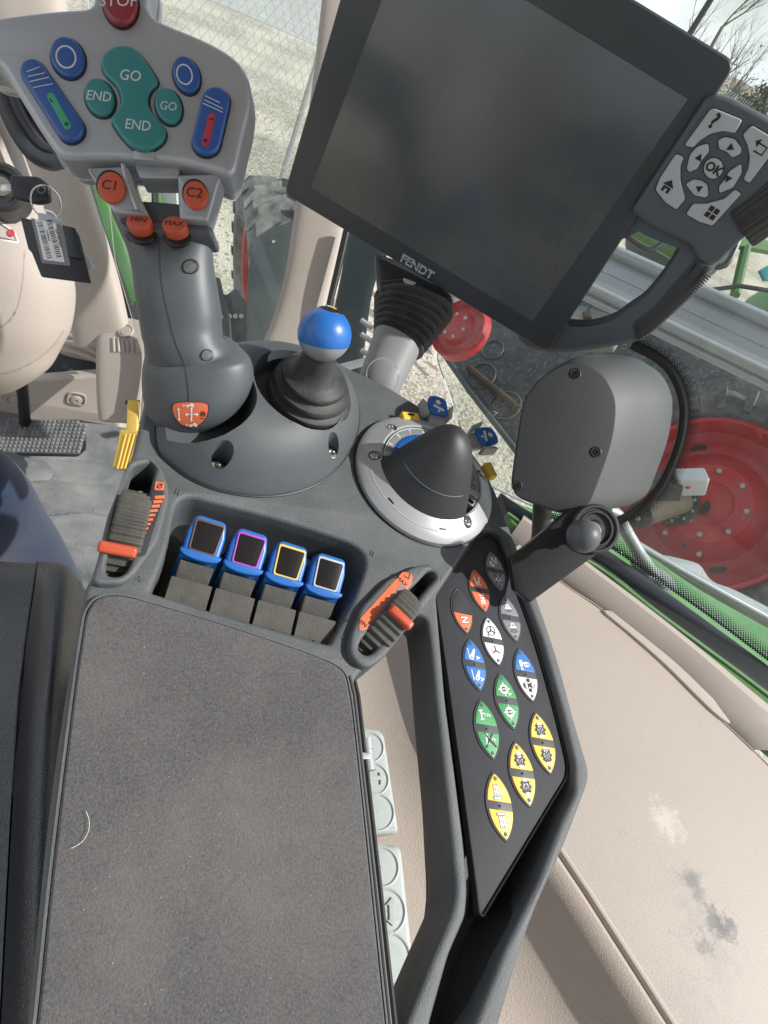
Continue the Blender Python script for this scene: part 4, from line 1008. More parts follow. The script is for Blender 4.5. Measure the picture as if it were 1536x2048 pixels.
# lining of the lever pocket: sloping walls and floor
ctr = Vector((sum(p[0] for p in pk)/len(pk), sum(p[1] for p in pk)/len(pk)))
def inset(lp, k, c=ctr): return [tuple(c + (Vector(p)-c)*k) for p in lp]
rings = [[K.w(u, v, h) for u, v in inset(pk, k)] for k, h in ((1.01, -.0045), (1.0, -.006), (.985, -.012), (.965, -.030), (.95, -.033))]
part('pocket_lining', loft(rings, True, False), m_cons, T)
part('pocket_floor', prism(K, inset(pk, .98), -.036, -.032, .001), m_black, T)
part('thumbwheel_well', prism(K, smo(kp([(250, 935), (325, 925), (300, 1100), (262, 1160), (214, 1155)]), .004), -.045, -.036, .001), m_black, T)
part('thumbwheel_well', prism(K, smo(kp([(820, 1120), (890, 1130), (750, 1330), (700, 1300)]), .004), -.045, -.036, .001), m_black, T)
# front ledge of the pocket
lo = kp([(338, 1150), (322, 1178), (308, 1184), (480, 1236), (655, 1284), (668, 1262), (676, 1230), (500, 1196)])
part('pocket_step', prism(K, rnd(lo, .003), -.034, -.027, .002), m_dark, T)
# armrest pad, with the thin shell it lies in
padp = [(166, 1225), (186, 1196), (214, 1189), (250, 1191), (420, 1240), (600, 1300), (664, 1325), (692, 1345), (704, 1400), (722, 1560), (773, 2048), (800, 2290), (36, 2290), (66, 2048), (96, 1750), (122, 1540), (148, 1340)]
pr_ = [.012, .006, .006, .01, .05, .05, .014, .014, .02, .05, .05, .01, .01, .05, .05, .05, .05]
pad0 = smo(kp(padp), pr_)
cp = Vector((sum(p[0] for p in pad0)/len(pad0), sum(p[1] for p in pad0)/len(pad0)))
part('pad_rim', prism(K, [pad0, inset(pad0, .984, cp)], -.002, .0025, .0012, 3), m_cons, T)
pd_ = inset(pad0, .980, cp)
def push(g, f):
    g.v = [f(v) for v in g.v]; return g
def dome(v):
    d = v-K.o; h = d.dot(K.Z); u, q = d.dot(K.X), d.dot(K.Y)
    return v
rings = [[K.w(u, v, h) for u, v in inset(pd_, k, cp)] for k, h in ((1.0, -.001), (1.0, .0014), (.994, .0030), (.982, .0038), (.90, .0044), (.6, .0050), (.3, .0052), (.02, .0052))]
part('felt_pad', loft(rings), m_pad, T)
# loose grey edge strip and hinge barrel on the pad's outer edge
e_ = [K.w(*K.uv(x, y, .001), .001) for x, y in ((700, 1352), (709, 1392), (727, 1556), (752, 1780), (780, 2048), (806, 2290))]
part('edge_strip', tube(e_, .0011, 8), m_metald, T)
e_ = [K.w(*K.uv(x, y, -.004), -.004) for x, y in ((704, 1352), (714, 1392), (733, 1556), (758, 1780), (787, 2048), (812, 2290))]
part('edge_strip', tube(e_, .0022, 8), m_black, T)
hb_ = [K.w(*K.uv(x, y, -.006), -.006) for x, y in ((731, 1478), (733, 1500), (735, 1522), (738, 1542))]
hg = part('hinge', cat(tube(hb_[:2], .0042, 14), tube([hb_[1]+K.X*.0003, hb_[2]], .0036, 14), tube(hb_[2:], .0042, 14)), m_metalg, T)
part('hinge_leaf', prism(K, rnd(kp([(716, 1505), (740, 1507), (742, 1520), (718, 1519)], -.003), .001), -.004, -.0015, .0005), m_metalg, hg)
# a white fibre lying on the pad
fb2 = [K.w(*K.uv(x, y, .0062), .0062+.0004*(i % 2)) for i, (x, y) in enumerate(cr([(172, 1622), (178, 1640), (177, 1662), (166, 1682), (152, 1692), (142, 1697)], 4, False))]
single('loose_fibre', tube(fb2, .00011, 5), m_white, 'thin white hair lying on the felt armrest pad', 'fibre')
# embossed marks on the console
for s_, x_, y_, ro in (('=', 357, 985, 1.2), ('=', 746, 1108, 1.2), ('+', 280, 1160, .1), ('+', 688, 1276, .1)):
    u, v = K.uv(x_, y_); part('moulded_mark', text(K, s_, u, v, 0, .009, ro, .0006), m_cons, T)
# raised plinth carrying joystick and knob
pc = kp([(312, 880), (318, 905), (336, 925), (375, 955), (425, 978), (480, 990), (535, 993), (590, 985), (640, 964), (680, 930), (704, 890), (716, 848), (712, 800), (690, 762), (650, 735), (600, 712), (540, 700), (470, 700), (400, 715), (350, 745), (325, 790), (313, 840)])
pc = cr(pc, 4); cc = Vector((sum(p[0] for p in pc)/len(pc), sum(p[1] for p in pc)/len(pc)))
prof = [(1.0, -.002), (1.0, .002), (.992, .0036), (.96, .0075), (.88, .0175), (.78, .0265), (.65, .034), (.5, .0385), (.3, .0405), (.05, .041)]
plg = loft([[K.w(u, v, h) for u, v in inset(pc, k, cc)] for k, h in prof])
def cutter(x, y, h0, r1, r2, h1, hb, ry=1.0, rot=0):
    u, v = K.uv(x, y, h0); return lathe(K.sub(u, v, 0, rot), [(r1, hb), (r2, h1)], 40, cap=True, rm=None)
cut = [cutter(404, 792, .03, .031, .038, .08, .010), cutter(600, 782, .034, .034, .0375, .08, .018), cutter(436, 930, .010, .0062, .0068, .05, .004), cutter(660, 902, .014, .0062, .0068, .05, .008)]
part('plinth', boolean(plg, cut), m_plinth, T)
pcl = [K.w(u, v, .0006) for u, v in inset(pc, 1.006, cc)]
part('plinth_gap', tube(pcl, .0008, 6, True), m_ink, T)
def screw(par, fr, r_=.0042, m=None):
    s = part('screw', lathe(fr, [(r_, -.003), (r_, .0012), (r_*.85, .0022), (r_*.5, .0025), (r_*.45, .0012), (.0002, .0010)], 24), m or m_chrome, par)
    return s
for x_, y_, h_ in ((433, 936, .0100), (662, 909, .0102)):
    u, v = K.uv(x_, y_, h_); screw(T, K.sub(u, v, h_), .0047)

# ------------------------------------------------------------------ multifunction joystick
J = camfr(300, 320, .395, (.03, -.12, -1))
T = thing('joystick', 'big grey joystick whose silver head carries coloured buttons', 'joystick', K.w(*K.uv(395, 860, .02), .02))
def silh(l): return l
grip = limb([(222, 412, 414, 424, .418, .30), (226, 432, 414, 440, .418, .36), (240, 464, 417, 460, .418, .46), (256, 500, 423, 492, .419, .58), (267, 545, 427, 535, .421, .70), (273, 590, 434, 580, .425, .78),
             (281, 635, 441, 625, .430, .82), (287, 672, 443, 662, .434, .85), (293, 694, 448, 684, .436, .88), (290, 714, 480, 700, .440, .72), (287, 742, 503, 722, .444, .70), (289, 790, 505, 765, .449, .72), (300, 828, 490, 805, .454, .76), (325, 857, 462, 835, .459, .78), (355, 880, 425, 866, .463, .7), (378, 889, 398, 886, .466, .5)], 56, 5, 2.25)
tg = bvh(grip)
part('grip', grip, m_grip, T, smooth=50)
part('boot', limb([(318, 790, 490, 760, .478, .9), (316, 846, 482, 820, .485, .9), (324, 872, 468, 846, .49, .9), (350, 893, 445, 876, .495, .9), (385, 903, 410, 899, .50, .8)], 40, 5, 2.1), m_dark, T)
# moulding line down the grip
ln = prism(J, stroke(cr(J.px([(318, 474), (322, 560), (338, 640), (352, 690), (368, 730), (376, 780), (376, 804)]), 6, False), .0004), 0, .0002)
part('mould_line', wrap(ln, tg, .0002), m_monb, T)
ln = prism(J, stroke(cr(J.px([(380, 856), (384, 875), (386, 888)]), 4, False), .0005), 0, .0002)
part('mould_line', wrap(ln, tg, .0002), m_ink, T)
for x_, y_, rx, ry in ((382, 533, 17, 15), (415, 710, 13, 12)):
    f_ = camfr(x_, y_, .36); o = [f_.uv(x_+a, y_+b) for a, b in circ(0, 0, rx, 28, ry)]
    part('finger_recess', wrap(prism(f_, o, 0, .0003), tg, .0004), m_black, T)  # flat black disc: shade inside the recess put into the colour
    o = [f_.uv(x_-rx*.18+a, y_+1+b) for a, b in circ(0, 0, rx*.72, 28, ry*.80)]
    part('recess_pin', wrap(prism(f_, o, 0, .0003), tg, .0012), m_metald, T)  # paler disc stands for the lit silver inside the recess
# orange badge on the skirt

f_ = camfr(380, 830, .36)
bo = f_.px([(344, 812), (350, 806), (366, 804), (395, 804), (412, 806), (418, 813), (416, 828), (408, 843), (394, 853), (380, 856), (364, 851), (352, 840), (345, 826)])
bo = cr(bo, 3); cb = Vector((sum(p[0] for p in bo)/len(bo), sum(p[1] for p in bo)/len(bo)))
def fine(g_): return g_
def radfan(lp, c, off, k1=1.0, n=8):
    g = G(); m_ = len(lp)
    for j in range(n+1):
        q = j/n*k1; g.v += [f_.w(*(c + (Vector(p)-c)*max(q, .001))) for p in lp]
    for j in range(n):
        for k in range(m_): g.f.append((j*m_+k, j*m_+(k+1) % m_, (j+1)*m_+(k+1) % m_, (j+1)*m_+k))
    return wrap(g, tg, off)
part('badge_rim', radfan(bo, cb, .0005), m_ink, T)
bd = part('badge', radfan(bo, cb, .0008, .955), m_orange2, T)
def bp_(pts): return [f_.uv(x, y) for x, y in pts]
g = G()
def arrow(x0, y0, x1, y1, w_=1.3, hd=3.6):
    d = Vector((x1-x0, y1-y0)); L_ = d.length; d /= L_; n_ = Vector((-d.y, d.x)); a = Vector((x0, y0)); b = Vector((x1, y1)); m_ = b-d*hd
    return [a+n_*w_, m_+n_*w_, m_+n_*hd, b, m_-n_*hd, m_-n_*w_, a-n_*w_]
for a in (arrow(383, 825, 383, 814), arrow(383, 832, 383, 844), arrow(378, 829, 370, 829), arrow(388, 829, 397, 829), arrow(358, 829, 357, 816), arrow(358, 829, 359, 842)):
    g.add(prism(f_, bp_(a), 0, .0002))
g.add(prism(f_, bp_(circ(383, 829, 2.6, 12)), 0, .0002))
for cx_b, cy_b in ((380, 811), (386, 850)):      # little tractors
    g.add(prism(f_, bp_(circ(cx_b+6, cy_b+1, 3.2, 12)), 0, .0002)); g.add(prism(f_, bp_(circ(cx_b-5, cy_b+2, 2.2, 12)), 0, .0002))
    g.add(prism(f_, bp_([(cx_b-7, cy_b-1), (cx_b, cy_b-1), (cx_b+1, cy_b-4), (cx_b+6, cy_b-4), (cx_b+6, cy_b+1), (cx_b-7, cy_b+2)]), 0, .0002))
    g.add(prism(f_, bp_(arrow(cx_b-9, cy_b, cx_b-15, cy_b, .8, 2.6)), 0, .0002))
part('badge_symbols', wrap(g, tg, .0011), m_white, bd)
g = G()
g.add(prism(f_, [bp_(circ(406, 828, 5.2, 18)), bp_(circ(406, 828, 3.6, 18))], 0, .0002)); g.add(prism(f_, bp_(circ(406, 828, 1.8, 12)), 0, .0002))
g.add(prism(f_, bp_(stroke([(400, 835), (404, 838), (410, 836)], 1.4)), 0, .0002))
part('badge_gauge', wrap(g, tg, .0011), m_ink, bd)

# silver cheeks under the head with the round orange buttons
def jp(pts, h=0): return J.px(pts, h)
ch = part('cheek', prism(J, rnd(jp([(166, 326), (250, 322), (266, 372), (293, 421), (222, 416)]), .002), -.020, -.004, .002), m_silver, T)
part('ridge', tube([J.w(*J.uv(x, y, -.004), -.0035) for x, y in ((246, 330), (256, 370), (276, 421))], .0012, 8), m_silver2, ch)
part('cheek', prism(J, rnd(jp([(350, 340), (440, 337), (412, 433), (354, 428)]), .002), -.020, -.004, .002), m_silver, T)
part('neck_plate', prism(J, rnd(jp([(220, 412), (292, 418), (352, 424), (414, 428), (418, 452), (232, 450)]), .003), -.034, -.010, .004), m_grip, T)
ob_ = []
for x_, y_, rx, ry, s_ in ((220, 371, 27, 31, 'C1'), (389, 386, 24, 28, 'C2')):
    part('button_gasket', prism(J, jp(circ(x_, y_, rx+1.5, 36, ry+1.5, -.2), -.003), -.0045, -.0030, .0004), m_ink, T)
    b_ = part('round_button', prism(J, jp(circ(x_, y_, rx, 36, ry, -.2)), -.0045, -.0010, .0010, 3), m_orange, T, 'round orange button marked '+s_)
    u, v = J.uv(x_, y_, -.001); part('lettering', text(J, s_, u, v, -.001, .0085, -.12, .0002), m_ink, b_)
for x_, y_, rx, s_ in ((277, 440, 26, 'MIN'), (348, 447, 25, 'MAX')):
    fj = camfr(x_, y_, .396, (.02, -.45, -1))
    a0 = [fj.uv(x_+a, y_+b) for a, b in circ(0, 0, rx, 36, rx*.66)]
    b_ = part('push_button', prism(fj, a0, -.0085, 0, .0012, 3), m_orange, T, 'oval orange push button marked '+s_)
    part('lettering', text(fj, s_, 0, 0, 0, .0054, -.10, .0002), m_ink, b_)
    a1 = [fj.uv(x_+a, y_+6+b) for a, b in circ(0, 0, rx+3, 36, rx*.68+4)]
    part('button_gasket', prism(fj, a1, -.0095, -.0065, .001), m_black, T)
# head
H = [(-75, 60), (-40, 40), (0, 30), (60, 22), (120, 16), (165, 13), (181, 6), (186, -20), (186, -90), (290, -100), (291, -10), (296, 12), (308, 30), (330, 43), (400, 72), (446, 96), (476, 119), (494, 148), (500, 180), (498, 215), (486, 265), (474, 320), (466, 340), (450, 348),
     (420, 339), (360, 325), (310, 320), (260, 317), (200, 314), (150, 315), (124, 312), (106, 298), (70, 245), (30, 180), (-5, 128), (-60, 110)]
hd = cr(J.px(H), 4)
part('head', prism(J, hd, -.024, 0, .0042, 5), m_silver, T)
hi = inset(hd, .97, Vector(J.uv(270, 200)))
part('head_back', prism(J, hi, -.032, -.022, .004, 3), m_silver2, T)
part('notch', prism(J, rnd(J.px([(268, 300), (309, 304), (311, 322), (267, 319)]), .0008), -.002, .0007, .0005), m_silver2, T)
part('bridge', prism(J, rnd(J.px([(262, 316), (352, 322), (352, 344), (272, 343)]), .001), -.022, -.006, .001), m_silver, T)
def jbut(name, loop, m, h=.0030, bev=.0024, lab=None, gas=1.07, smooth=1):
    lp = J.px(loop); c = Vector((sum(p[0] for p in lp)/len(lp), sum(p[1] for p in lp)/len(lp)))
    b = part(name, prism(J, lp, -.001, h, bev, 4), m, T, lab)
    gl = [tuple(Vector(p) + (Vector(p)-c).normalized()*.0009) for p in lp]
    part('gasket', prism(J, gl, -.001, .0007, .0004), m_ink, b); return b
def elp(x, y, rx, ry, rot): return circ(x, y, rx, 40, ry, rot)
def jt(b, s_, x, y, sz, h=.003, m=None, rot=-.1, bold=0, sx=.85):
    u, v = J.uv(x, y, h); part('lettering', text(J, s_, u, v, h, sz, rot, .0002, bold, 0, sx), m or m_offw, b)
b = jbut('stop_button', elp(242, 10, 35, 49, -.18), m_maroon, .005, .004, 'dark red oval button marked STOP'); jt(b, 'STOP', 237, 2, .0115, .005, rot=.02)
for x_, y_, rx, ry, ro in ((137, 119, 33, 42, -.38), (374, 154, 26, 38, -.30)):
    b = jbut('ring_button', elp(x_, y_, rx, ry, ro), m_blue, lab='blue oval button with a thin white ring, '+('left' if x_ < 200 else 'right')+' of the teal rocker')
    part('ring_print', prism(J, [J.px(elp(x_-5, y_-5, rx*.62, ry*.57, ro), .003), J.px(elp(x_-5, y_-5, rx*.52, ry*.49, ro), .003)], .0030, .0032, .0001), m_offw, b)
b = jbut('oval_button', elp(201, 199, 29, 39, -.36), m_teal, lab='teal oval button marked END'); jt(b, 'END', 198, 193, .0088)
b = jbut('oval_button', elp(338, 216, 26, 37, -.30), m_teal, lab='teal oval button marked GO'); jt(b, 'GO', 337, 213, .0078, m=m_key)
tl = [(205, 140), (209, 118), (226, 103), (250, 98), (272, 104), (290, 122), (306, 146), (317, 166), (314, 177), (303, 188), (298, 204), (303, 224), (320, 246), (333, 264), (330, 284), (312, 300), (290, 306), (265, 299), (246, 280), (227, 252), (228, 237), (240, 222), (244, 205), (236, 180), (214, 158)]
b = jbut('teal_rocker', cr(tl, 3), m_teal, .0036, .0028, 'large hourglass teal rocker marked GO and END'); jt(b, 'GO', 261, 152, .0098, .0036); jt(b, 'END', 276, 251, .0090, .0036)
for a, e, r1, r2, mm_, plus, minus, st_ in (((69, 149), (143, 261), 25, 28, m_green_l, (133, 248), (102, 201), ((54, 144, 80, 134), (56, 154, 90, 146), (60, 164, 98, 155), (66, 176, 106, 168))), ((433, 208), (414, 287), 28, 29, m_red_l, (411, 281), (423, 238), ((411, 192, 440, 206), (409, 200, 446, 218), (406, 207, 446, 225)))):
    lp = caps(a, e, r1, r2); b = jbut('rocker_button', lp, m_blue, .0042, .0034, 'long blue rocker with a '+('green' if a[0] < 200 else 'red')+' plus and minus strip')
    s0 = Vector((102, 193) if a[0] < 200 else (424, 234)); s1 = Vector((135, 252) if a[0] < 200 else (411, 286))
    part('colour_strip', prism(J, J.px(caps(s0, s1, 7.5), .0042), .0042, .0044, .0001), mm_, b)
    g = G()
    for (x_, y_), vert in ((plus, 1), (minus, 0)):
        u, v = J.uv(x_, y_, .0044); q = J.sub(u, v, .0044, -1.0 if a[0] < 200 else .25)
        g.add(box(q, -.0014, .0014, -.0004, .0004, 0, .0002))
        if vert: g.add(box(q, -.0004, .0004, -.0014, .0014, .00002, .00022))
    part('plus_minus', g, m_ink, b)
    g = cat(*[prism(J, stroke(J.px([(x0, y0), (x1, y1)], .0042), .0007), .0042, .0046, .0002) for x0, y0, x1, y1 in st_])
    part('grip_lines', g, m_key, b)

# ------------------------------------------------------------------ blue ball knob with bellows
T = thing('ball_knob_lever', 'blue and grey ball knob on a ribbed rubber boot behind the joystick', 'control lever', K.w(*K.uv(610, 815, .03), .03))
base = K.w(*K.uv(612, 800, .028), .028); top = W(649, 669, .442); axis = (top-base).normalized()
kb = Fr(top, K.X, c2w((.16, -.88, -.42))); rb = 54*.442/FPX
part('ball_top', sphere(top, rb, 48, 24, kb, -.30, 1), m_blue2, T)
part('ball_bottom', sphere(top, rb*.985, 48, 20, kb, -1, -.30), m_silver, T)
f_ = kb.sub(0, 0, 0); q = Fr(top + kb.Z*rb*.0, kb.X, kb.Z); q = Fr(top, kb.X, (kb.Z + c2w((.22, -.20, -.05))))
cp_ = part('cap', lathe(q, [(.0005, rb*1.012), (rb*.30, rb*.975), (rb*.42, rb*.925), (rb*.43, rb*.90)], 30), m_ink, T)
part('plus_print', cat(box(q.sub(.001, -.001, rb*1.008), -.0018, .0018, -.0005, .0005, 0, .0004), box(q.sub(.001, -.001, rb*1.008), -.0005, .0005, -.0018, .0018, 0, .00042)), m_yellow, cp_)
part('minus_print', box(q.sub(-.0010, .0038, rb*.995), -.0014, .0014, -.0005, .0005, 0, .0004), m_white, cp_)
Bp = K.w(*K.uv(621, 788, .026), .026); Tp = W(642, 700, .455); av = Tp-Bp; rings = []
for t_, r_ in ((-.40, .0300), (-.12, .0305), (-.10, .0290), (-.06, .0290), (-.04, .0312), (.01, .0318), (.06, .0312), (.08, .0280), (.12, .0262), (.14, .0284), (.19, .0290), (.24, .0282), (.26, .0245), (.31, .0222), (.33, .0238), (.38, .0243), (.43, .0234), (.46, .0195), (.53, .0160), (.7, .0135), (.9, .0118), (1.05, .0110)):
    zz = (K.Z*(1-t_*.6) + av.normalized()*t_*.6).normalized(); fx = Fr(Bp + av*t_, K.X, zz)
    rings.append([fx.w(r_*math.cos(2*math.pi*k/48), r_*math.sin(2*math.pi*k/48)) for k in range(48)])
bt_ = loft(rings)
part('rubber_boot', bt_, m_rub, T, smooth=50)

# ------------------------------------------------------------------ rotary dial hub
ringc = K.uv(856, 952, .006)
D = K.sub(ringc[0], ringc[1], 0, 0)
e0 = D.uv(715, 925, .004); R0 = .0602
T = thing('rotary_dial_hub', 'round silver dial hub with a black half cone hand rest', 'dial unit', D.o)
part('shadow_gap', lathe(D, [(R0+.0012, -.002), (R0+.0012, .0006), (R0-.004, .0010)], 72), m_ink, T)
part('bezel_ring', boolean(lathe(D, [(R0-.004, -.004), (R0, .000), (R0, .0040), (R0-.0012, .0056), (R0-.006, .0085), (R0-.0155, .0135), (R0-.0170, .0132), (R0-.0175, .010), (R0-.0175, -.004)] + [(R0-.004, -.004)], 96, cap=False),
    [lathe(D.sub(.0485*math.cos(a), .0485*math.sin(a), 0), [(.0046, .0070), (.0050, .03)], 24, cap=True) for a in (R(128), R(172), R(300), R(8))]), m_ring, T)
for a in (R(128), R(172), R(300), R(8)):
    screw(T, D.sub(.0485*math.cos(a), .0485*math.sin(a), .0092), .0036)
part('well_floor', lathe(D, [(.001, .002), (R0-.0172, .002)], 48), m_black, T)
# two tilted scale rings and two blue dials
A0, A1 = R(-42), R(168)
def arcband(r0, r1, h0, h1, a0, a1, m, name, par, bev=.0005):
    n = 48; o = circ(0, 0, r1, n, None, 0, a0, a1) + circ(0, 0, r0, n, None, 0, a0, a1)[::-1]
    return part(name, prism(D, o, h0, h1, bev), m, par)
sc = arcband(.0348, .0420, .003, .0128, A0, A1, m_pgrey, 'outer_scale', T)
part('scale_line', prism(D, circ(0, 0, .0417, 60, None, 0, A0, A1) + circ(0, 0, .0413, 60, None, 0, A0, A1)[::-1], .0128, .0130), m_white, sc)
def dial(r, w_, h0, h1, name):
    rings = []; n = 132
    for rr_, h in ((r-w_, h0), (r-w_, h1-.0006), (r-w_+.0006, h1), (r-.0006, h1), (r, h1-.0008), (r, h0)):
        ring = []
        for k in range(n*2+1):
            a = A0 + (A1-A0)*k/(n*2); q = rr_ + (.0009 if k % 6 < 3 else -.0002)*(1 if rr_ > r-w_*.5 else 0)
            ring.append(D.w(q*math.cos(a), q*math.sin(a), h - (0 if k % 6 < 3 else .0007)))
        rings.append(ring)
    return part(name, loft(rings, False, False), m_blue2, T)
dial(.0340, .0095, .003, .0145, 'blue_dial')
sc2 = arcband(.0175, .0245, .003, .0195, A0, A1, m_pgrey, 'inner_scale', T)
part('scale_line', prism(D, circ(0, 0, .0244, 60, None, 0, A0, A1) + circ(0, 0, .0240, 60, None, 0, A0, A1)[::-1], .0195, .0197), m_white, sc2)
dial(.0170, .0065, .003, .0225, 'blue_dial')
for rr_, hh, sc_, digs in ((.0384, .0128, sc, '987654321'), (.0212, .0195, sc2, '987654321')):
    g = G(); tk = G()
    for i, ch_ in enumerate(digs):
        a = R(150) - i*R(19.5); g.add(text(D, ch_, rr_*math.cos(a), rr_*math.sin(a), hh, .0052, a-math.pi/2, .0002, .00005))
        a2 = a; tk.add(prism(D.sub(0, 0, hh, a2), [(rr_+.0018, -.00012), (rr_+.0032, -.00012), (rr_+.0032, .00012), (rr_+.0018, .00012)], 0, .0002))
    part('numerals', g, m_offw, sc_); part('tick_marks', tk, m_offw, sc_)
for a_, r_ in ((R(-36), .036), (R(-30), .022)):
    part('end_stop', box(D.sub(r_*math.cos(a_), r_*math.sin(a_), .006, a_), -.004, .005, -.0022, .0022, 0, .010, .0008), m_black, T)
part('silver_stop', box(D.sub(.0385*math.cos(R(-24)), .0385*math.sin(R(-24)), .006, R(-24)), -.006, .004, -.003, .003, 0, .0085, .001), m_ring, T)
part('silver_stop', box(D.sub(.0385*math.cos(R(168)), .0385*math.sin(R(168)), .006, R(168)), -.006, .004, -.003, .003, 0, .0085, .001), m_ring, T)
# half cone hand rest: a sector of a dome standing on its apex side
ua = D.uv(757, 942, .010); ub = D.uv(920, 1055, .008)
aa, ab = math.atan2(ua[1], ua[0]), math.atan2(ub[1], ub[0])
if aa < 0: aa += 2*math.pi
if ab < aa: ab += 2*math.pi
RC = .5*(math.hypot(*ua) + math.hypot(*ub)); ap = .060
apu = D.uv(914, 862, ap)
def conep(q, a):      # q 0 apex .. 1 rim
    # round-nosed profile: radius grows fast at the top, then straight down
    r_ = RC*q; e = .55; h = .008 + (ap-.008)*(math.sqrt(1+e*e)-math.sqrt(q*q+e*e))/(math.sqrt(1+e*e)-e)
    k = (1-q); cx0, cy0 = apu[0]*k, apu[1]*k
    return D.w(cx0 + r_*math.cos(a), cy0 + r_*math.sin(a), h)
n, m_ = 96, 26; rings = []
for j in range(m_+1):
    q = max(j/m_, .004); rings.append([conep(q, 2*math.pi*k/n) for k in range(n)])
rings.append([D.w(RC*math.cos(2*math.pi*k/n), RC*math.sin(2*math.pi*k/n), .003) for k in range(n)])
full_ = loft(rings)
mid = (aa+ab)/2; back = Vector((math.cos(mid), math.sin(mid)))*-.017 + Vector(apu)*.55
wed = [tuple(back), (1.6*RC*math.cos(aa-.03), 1.6*RC*math.sin(aa-.03)), (2*RC*math.cos(mid), 2*RC*math.sin(mid)), (1.6*RC*math.cos(ab+.03), 1.6*RC*math.sin(ab+.03))]
g = boolean(full_, [prism(D, rnd(wed, [.024, 0, 0, 0], 12), -.01, .09)], 'INTERSECT')
m_cone = mat('cone_plastic', (.024, .026, .028), .46, .45, bump=.25, bscale=1500, dust=.10, dscale=14, dustcol=(.10, .10, .09, 1))
part('hand_rest', g, m_cone, T, smooth=40)
pts = [conep(.72, aa + (ab-aa)*(.04 + .96*k/n)) for k in range(n+1)]
part('hand_rest_seam', tube([p + D.Z*.0002 for p in pts], .0004, 6), m_keyb, T)
for q_ in (.30, .80):
    a = aa + (ab-aa)*q_; part('rim_clip', box(D.sub((RC+.0015)*math.cos(a), (RC+.0015)*math.sin(a), .006, a), -.002, .002, -.003, .003, 0, .0045, .0004), m_black, T)
# inner lip of the ring next to the hand rest
part('inner_lip', prism(D, circ(0, 0, RC+.0055, 48, None, 0, aa-.05, ab+.05) + circ(0, 0, RC+.0010, 48, None, 0, aa-.05, ab+.05)[::-1], .004, .0095, .001), m_ring, T)
# yellow tabs and the two blue flap switches at the back of the ring
for x_, y_, ro, w_, sym in ((818, 833, 0, .008, 1), (981, 942, -1.15, .007, 0)):
    u, v = D.uv(x_, y_, .006); q = D.sub(u, v, .002, math.atan2(v, u)-math.pi/2)
    tb_ = part('yellow_tab', box(q, -w_, w_, -.0050, .0022, 0, .0072, .0008, .001), m_yellow, T)
    if sym: part('tab_symbol', box(q, -.003, .003, -.0016, .0006, .0071, .0075, .0001), m_ink, tb_)
for x_, y_, ro in ((877, 811, .05), (975, 871, -1.15)):
    hgt = .012; u, v = D.uv(x_, y_, hgt); a = math.atan2(v, u) - math.pi/2 + (0.25 if ro > 0 else -.35)
    q0 = D.sub(u, v, hgt, a); q = Fr(q0.o, q0.X, q0.Z - q0.Y*.15)
    fl_ = part('flap_switch', prism(q, rnd([(-.0092, -.0085), (.0092, -.0085), (.0098, .000), (.0086, .0075), (.0040, .0098), (-.0040, .0098), (-.0086, .0075), (-.0098, .0)], .0025), -.004, 0, .0015, 3), m_blue2, T, 'blue flap switch on the rim of the dial, '+('left' if ro > 0 else 'right')+' of the pair')
    g = cat(prism(q, rnd([(-.0016, .0052), (.0016, .0052), (.0016, .0032), (.0034, .0032), (0, .0006), (-.0034, .0032), (-.0016, .0032)], .0001), 0, .0003),
            prism(q, caps((-.0042, -.0010), (.0042, -.0038), .0012), 0, .0003), prism(q, circ(0, -.0056, .0012, 10), 0, .0003))
    part('flap_symbol', g, m_white, fl_)
    for s_ in (-1, 1):
        part('flap_bracket', prism(q, rnd([(s_*.0098, -.011), (s_*.0125, -.010), (s_*.0150, .0035), (s_*.0118, .0010)][::s_], .0006), -.010, .0008, .0006), m_hinge, fl_)
    part('flap_base', box(q, -.008, .008, -.024, -.002, -.009, -.0038, .001), m_ring, fl_)

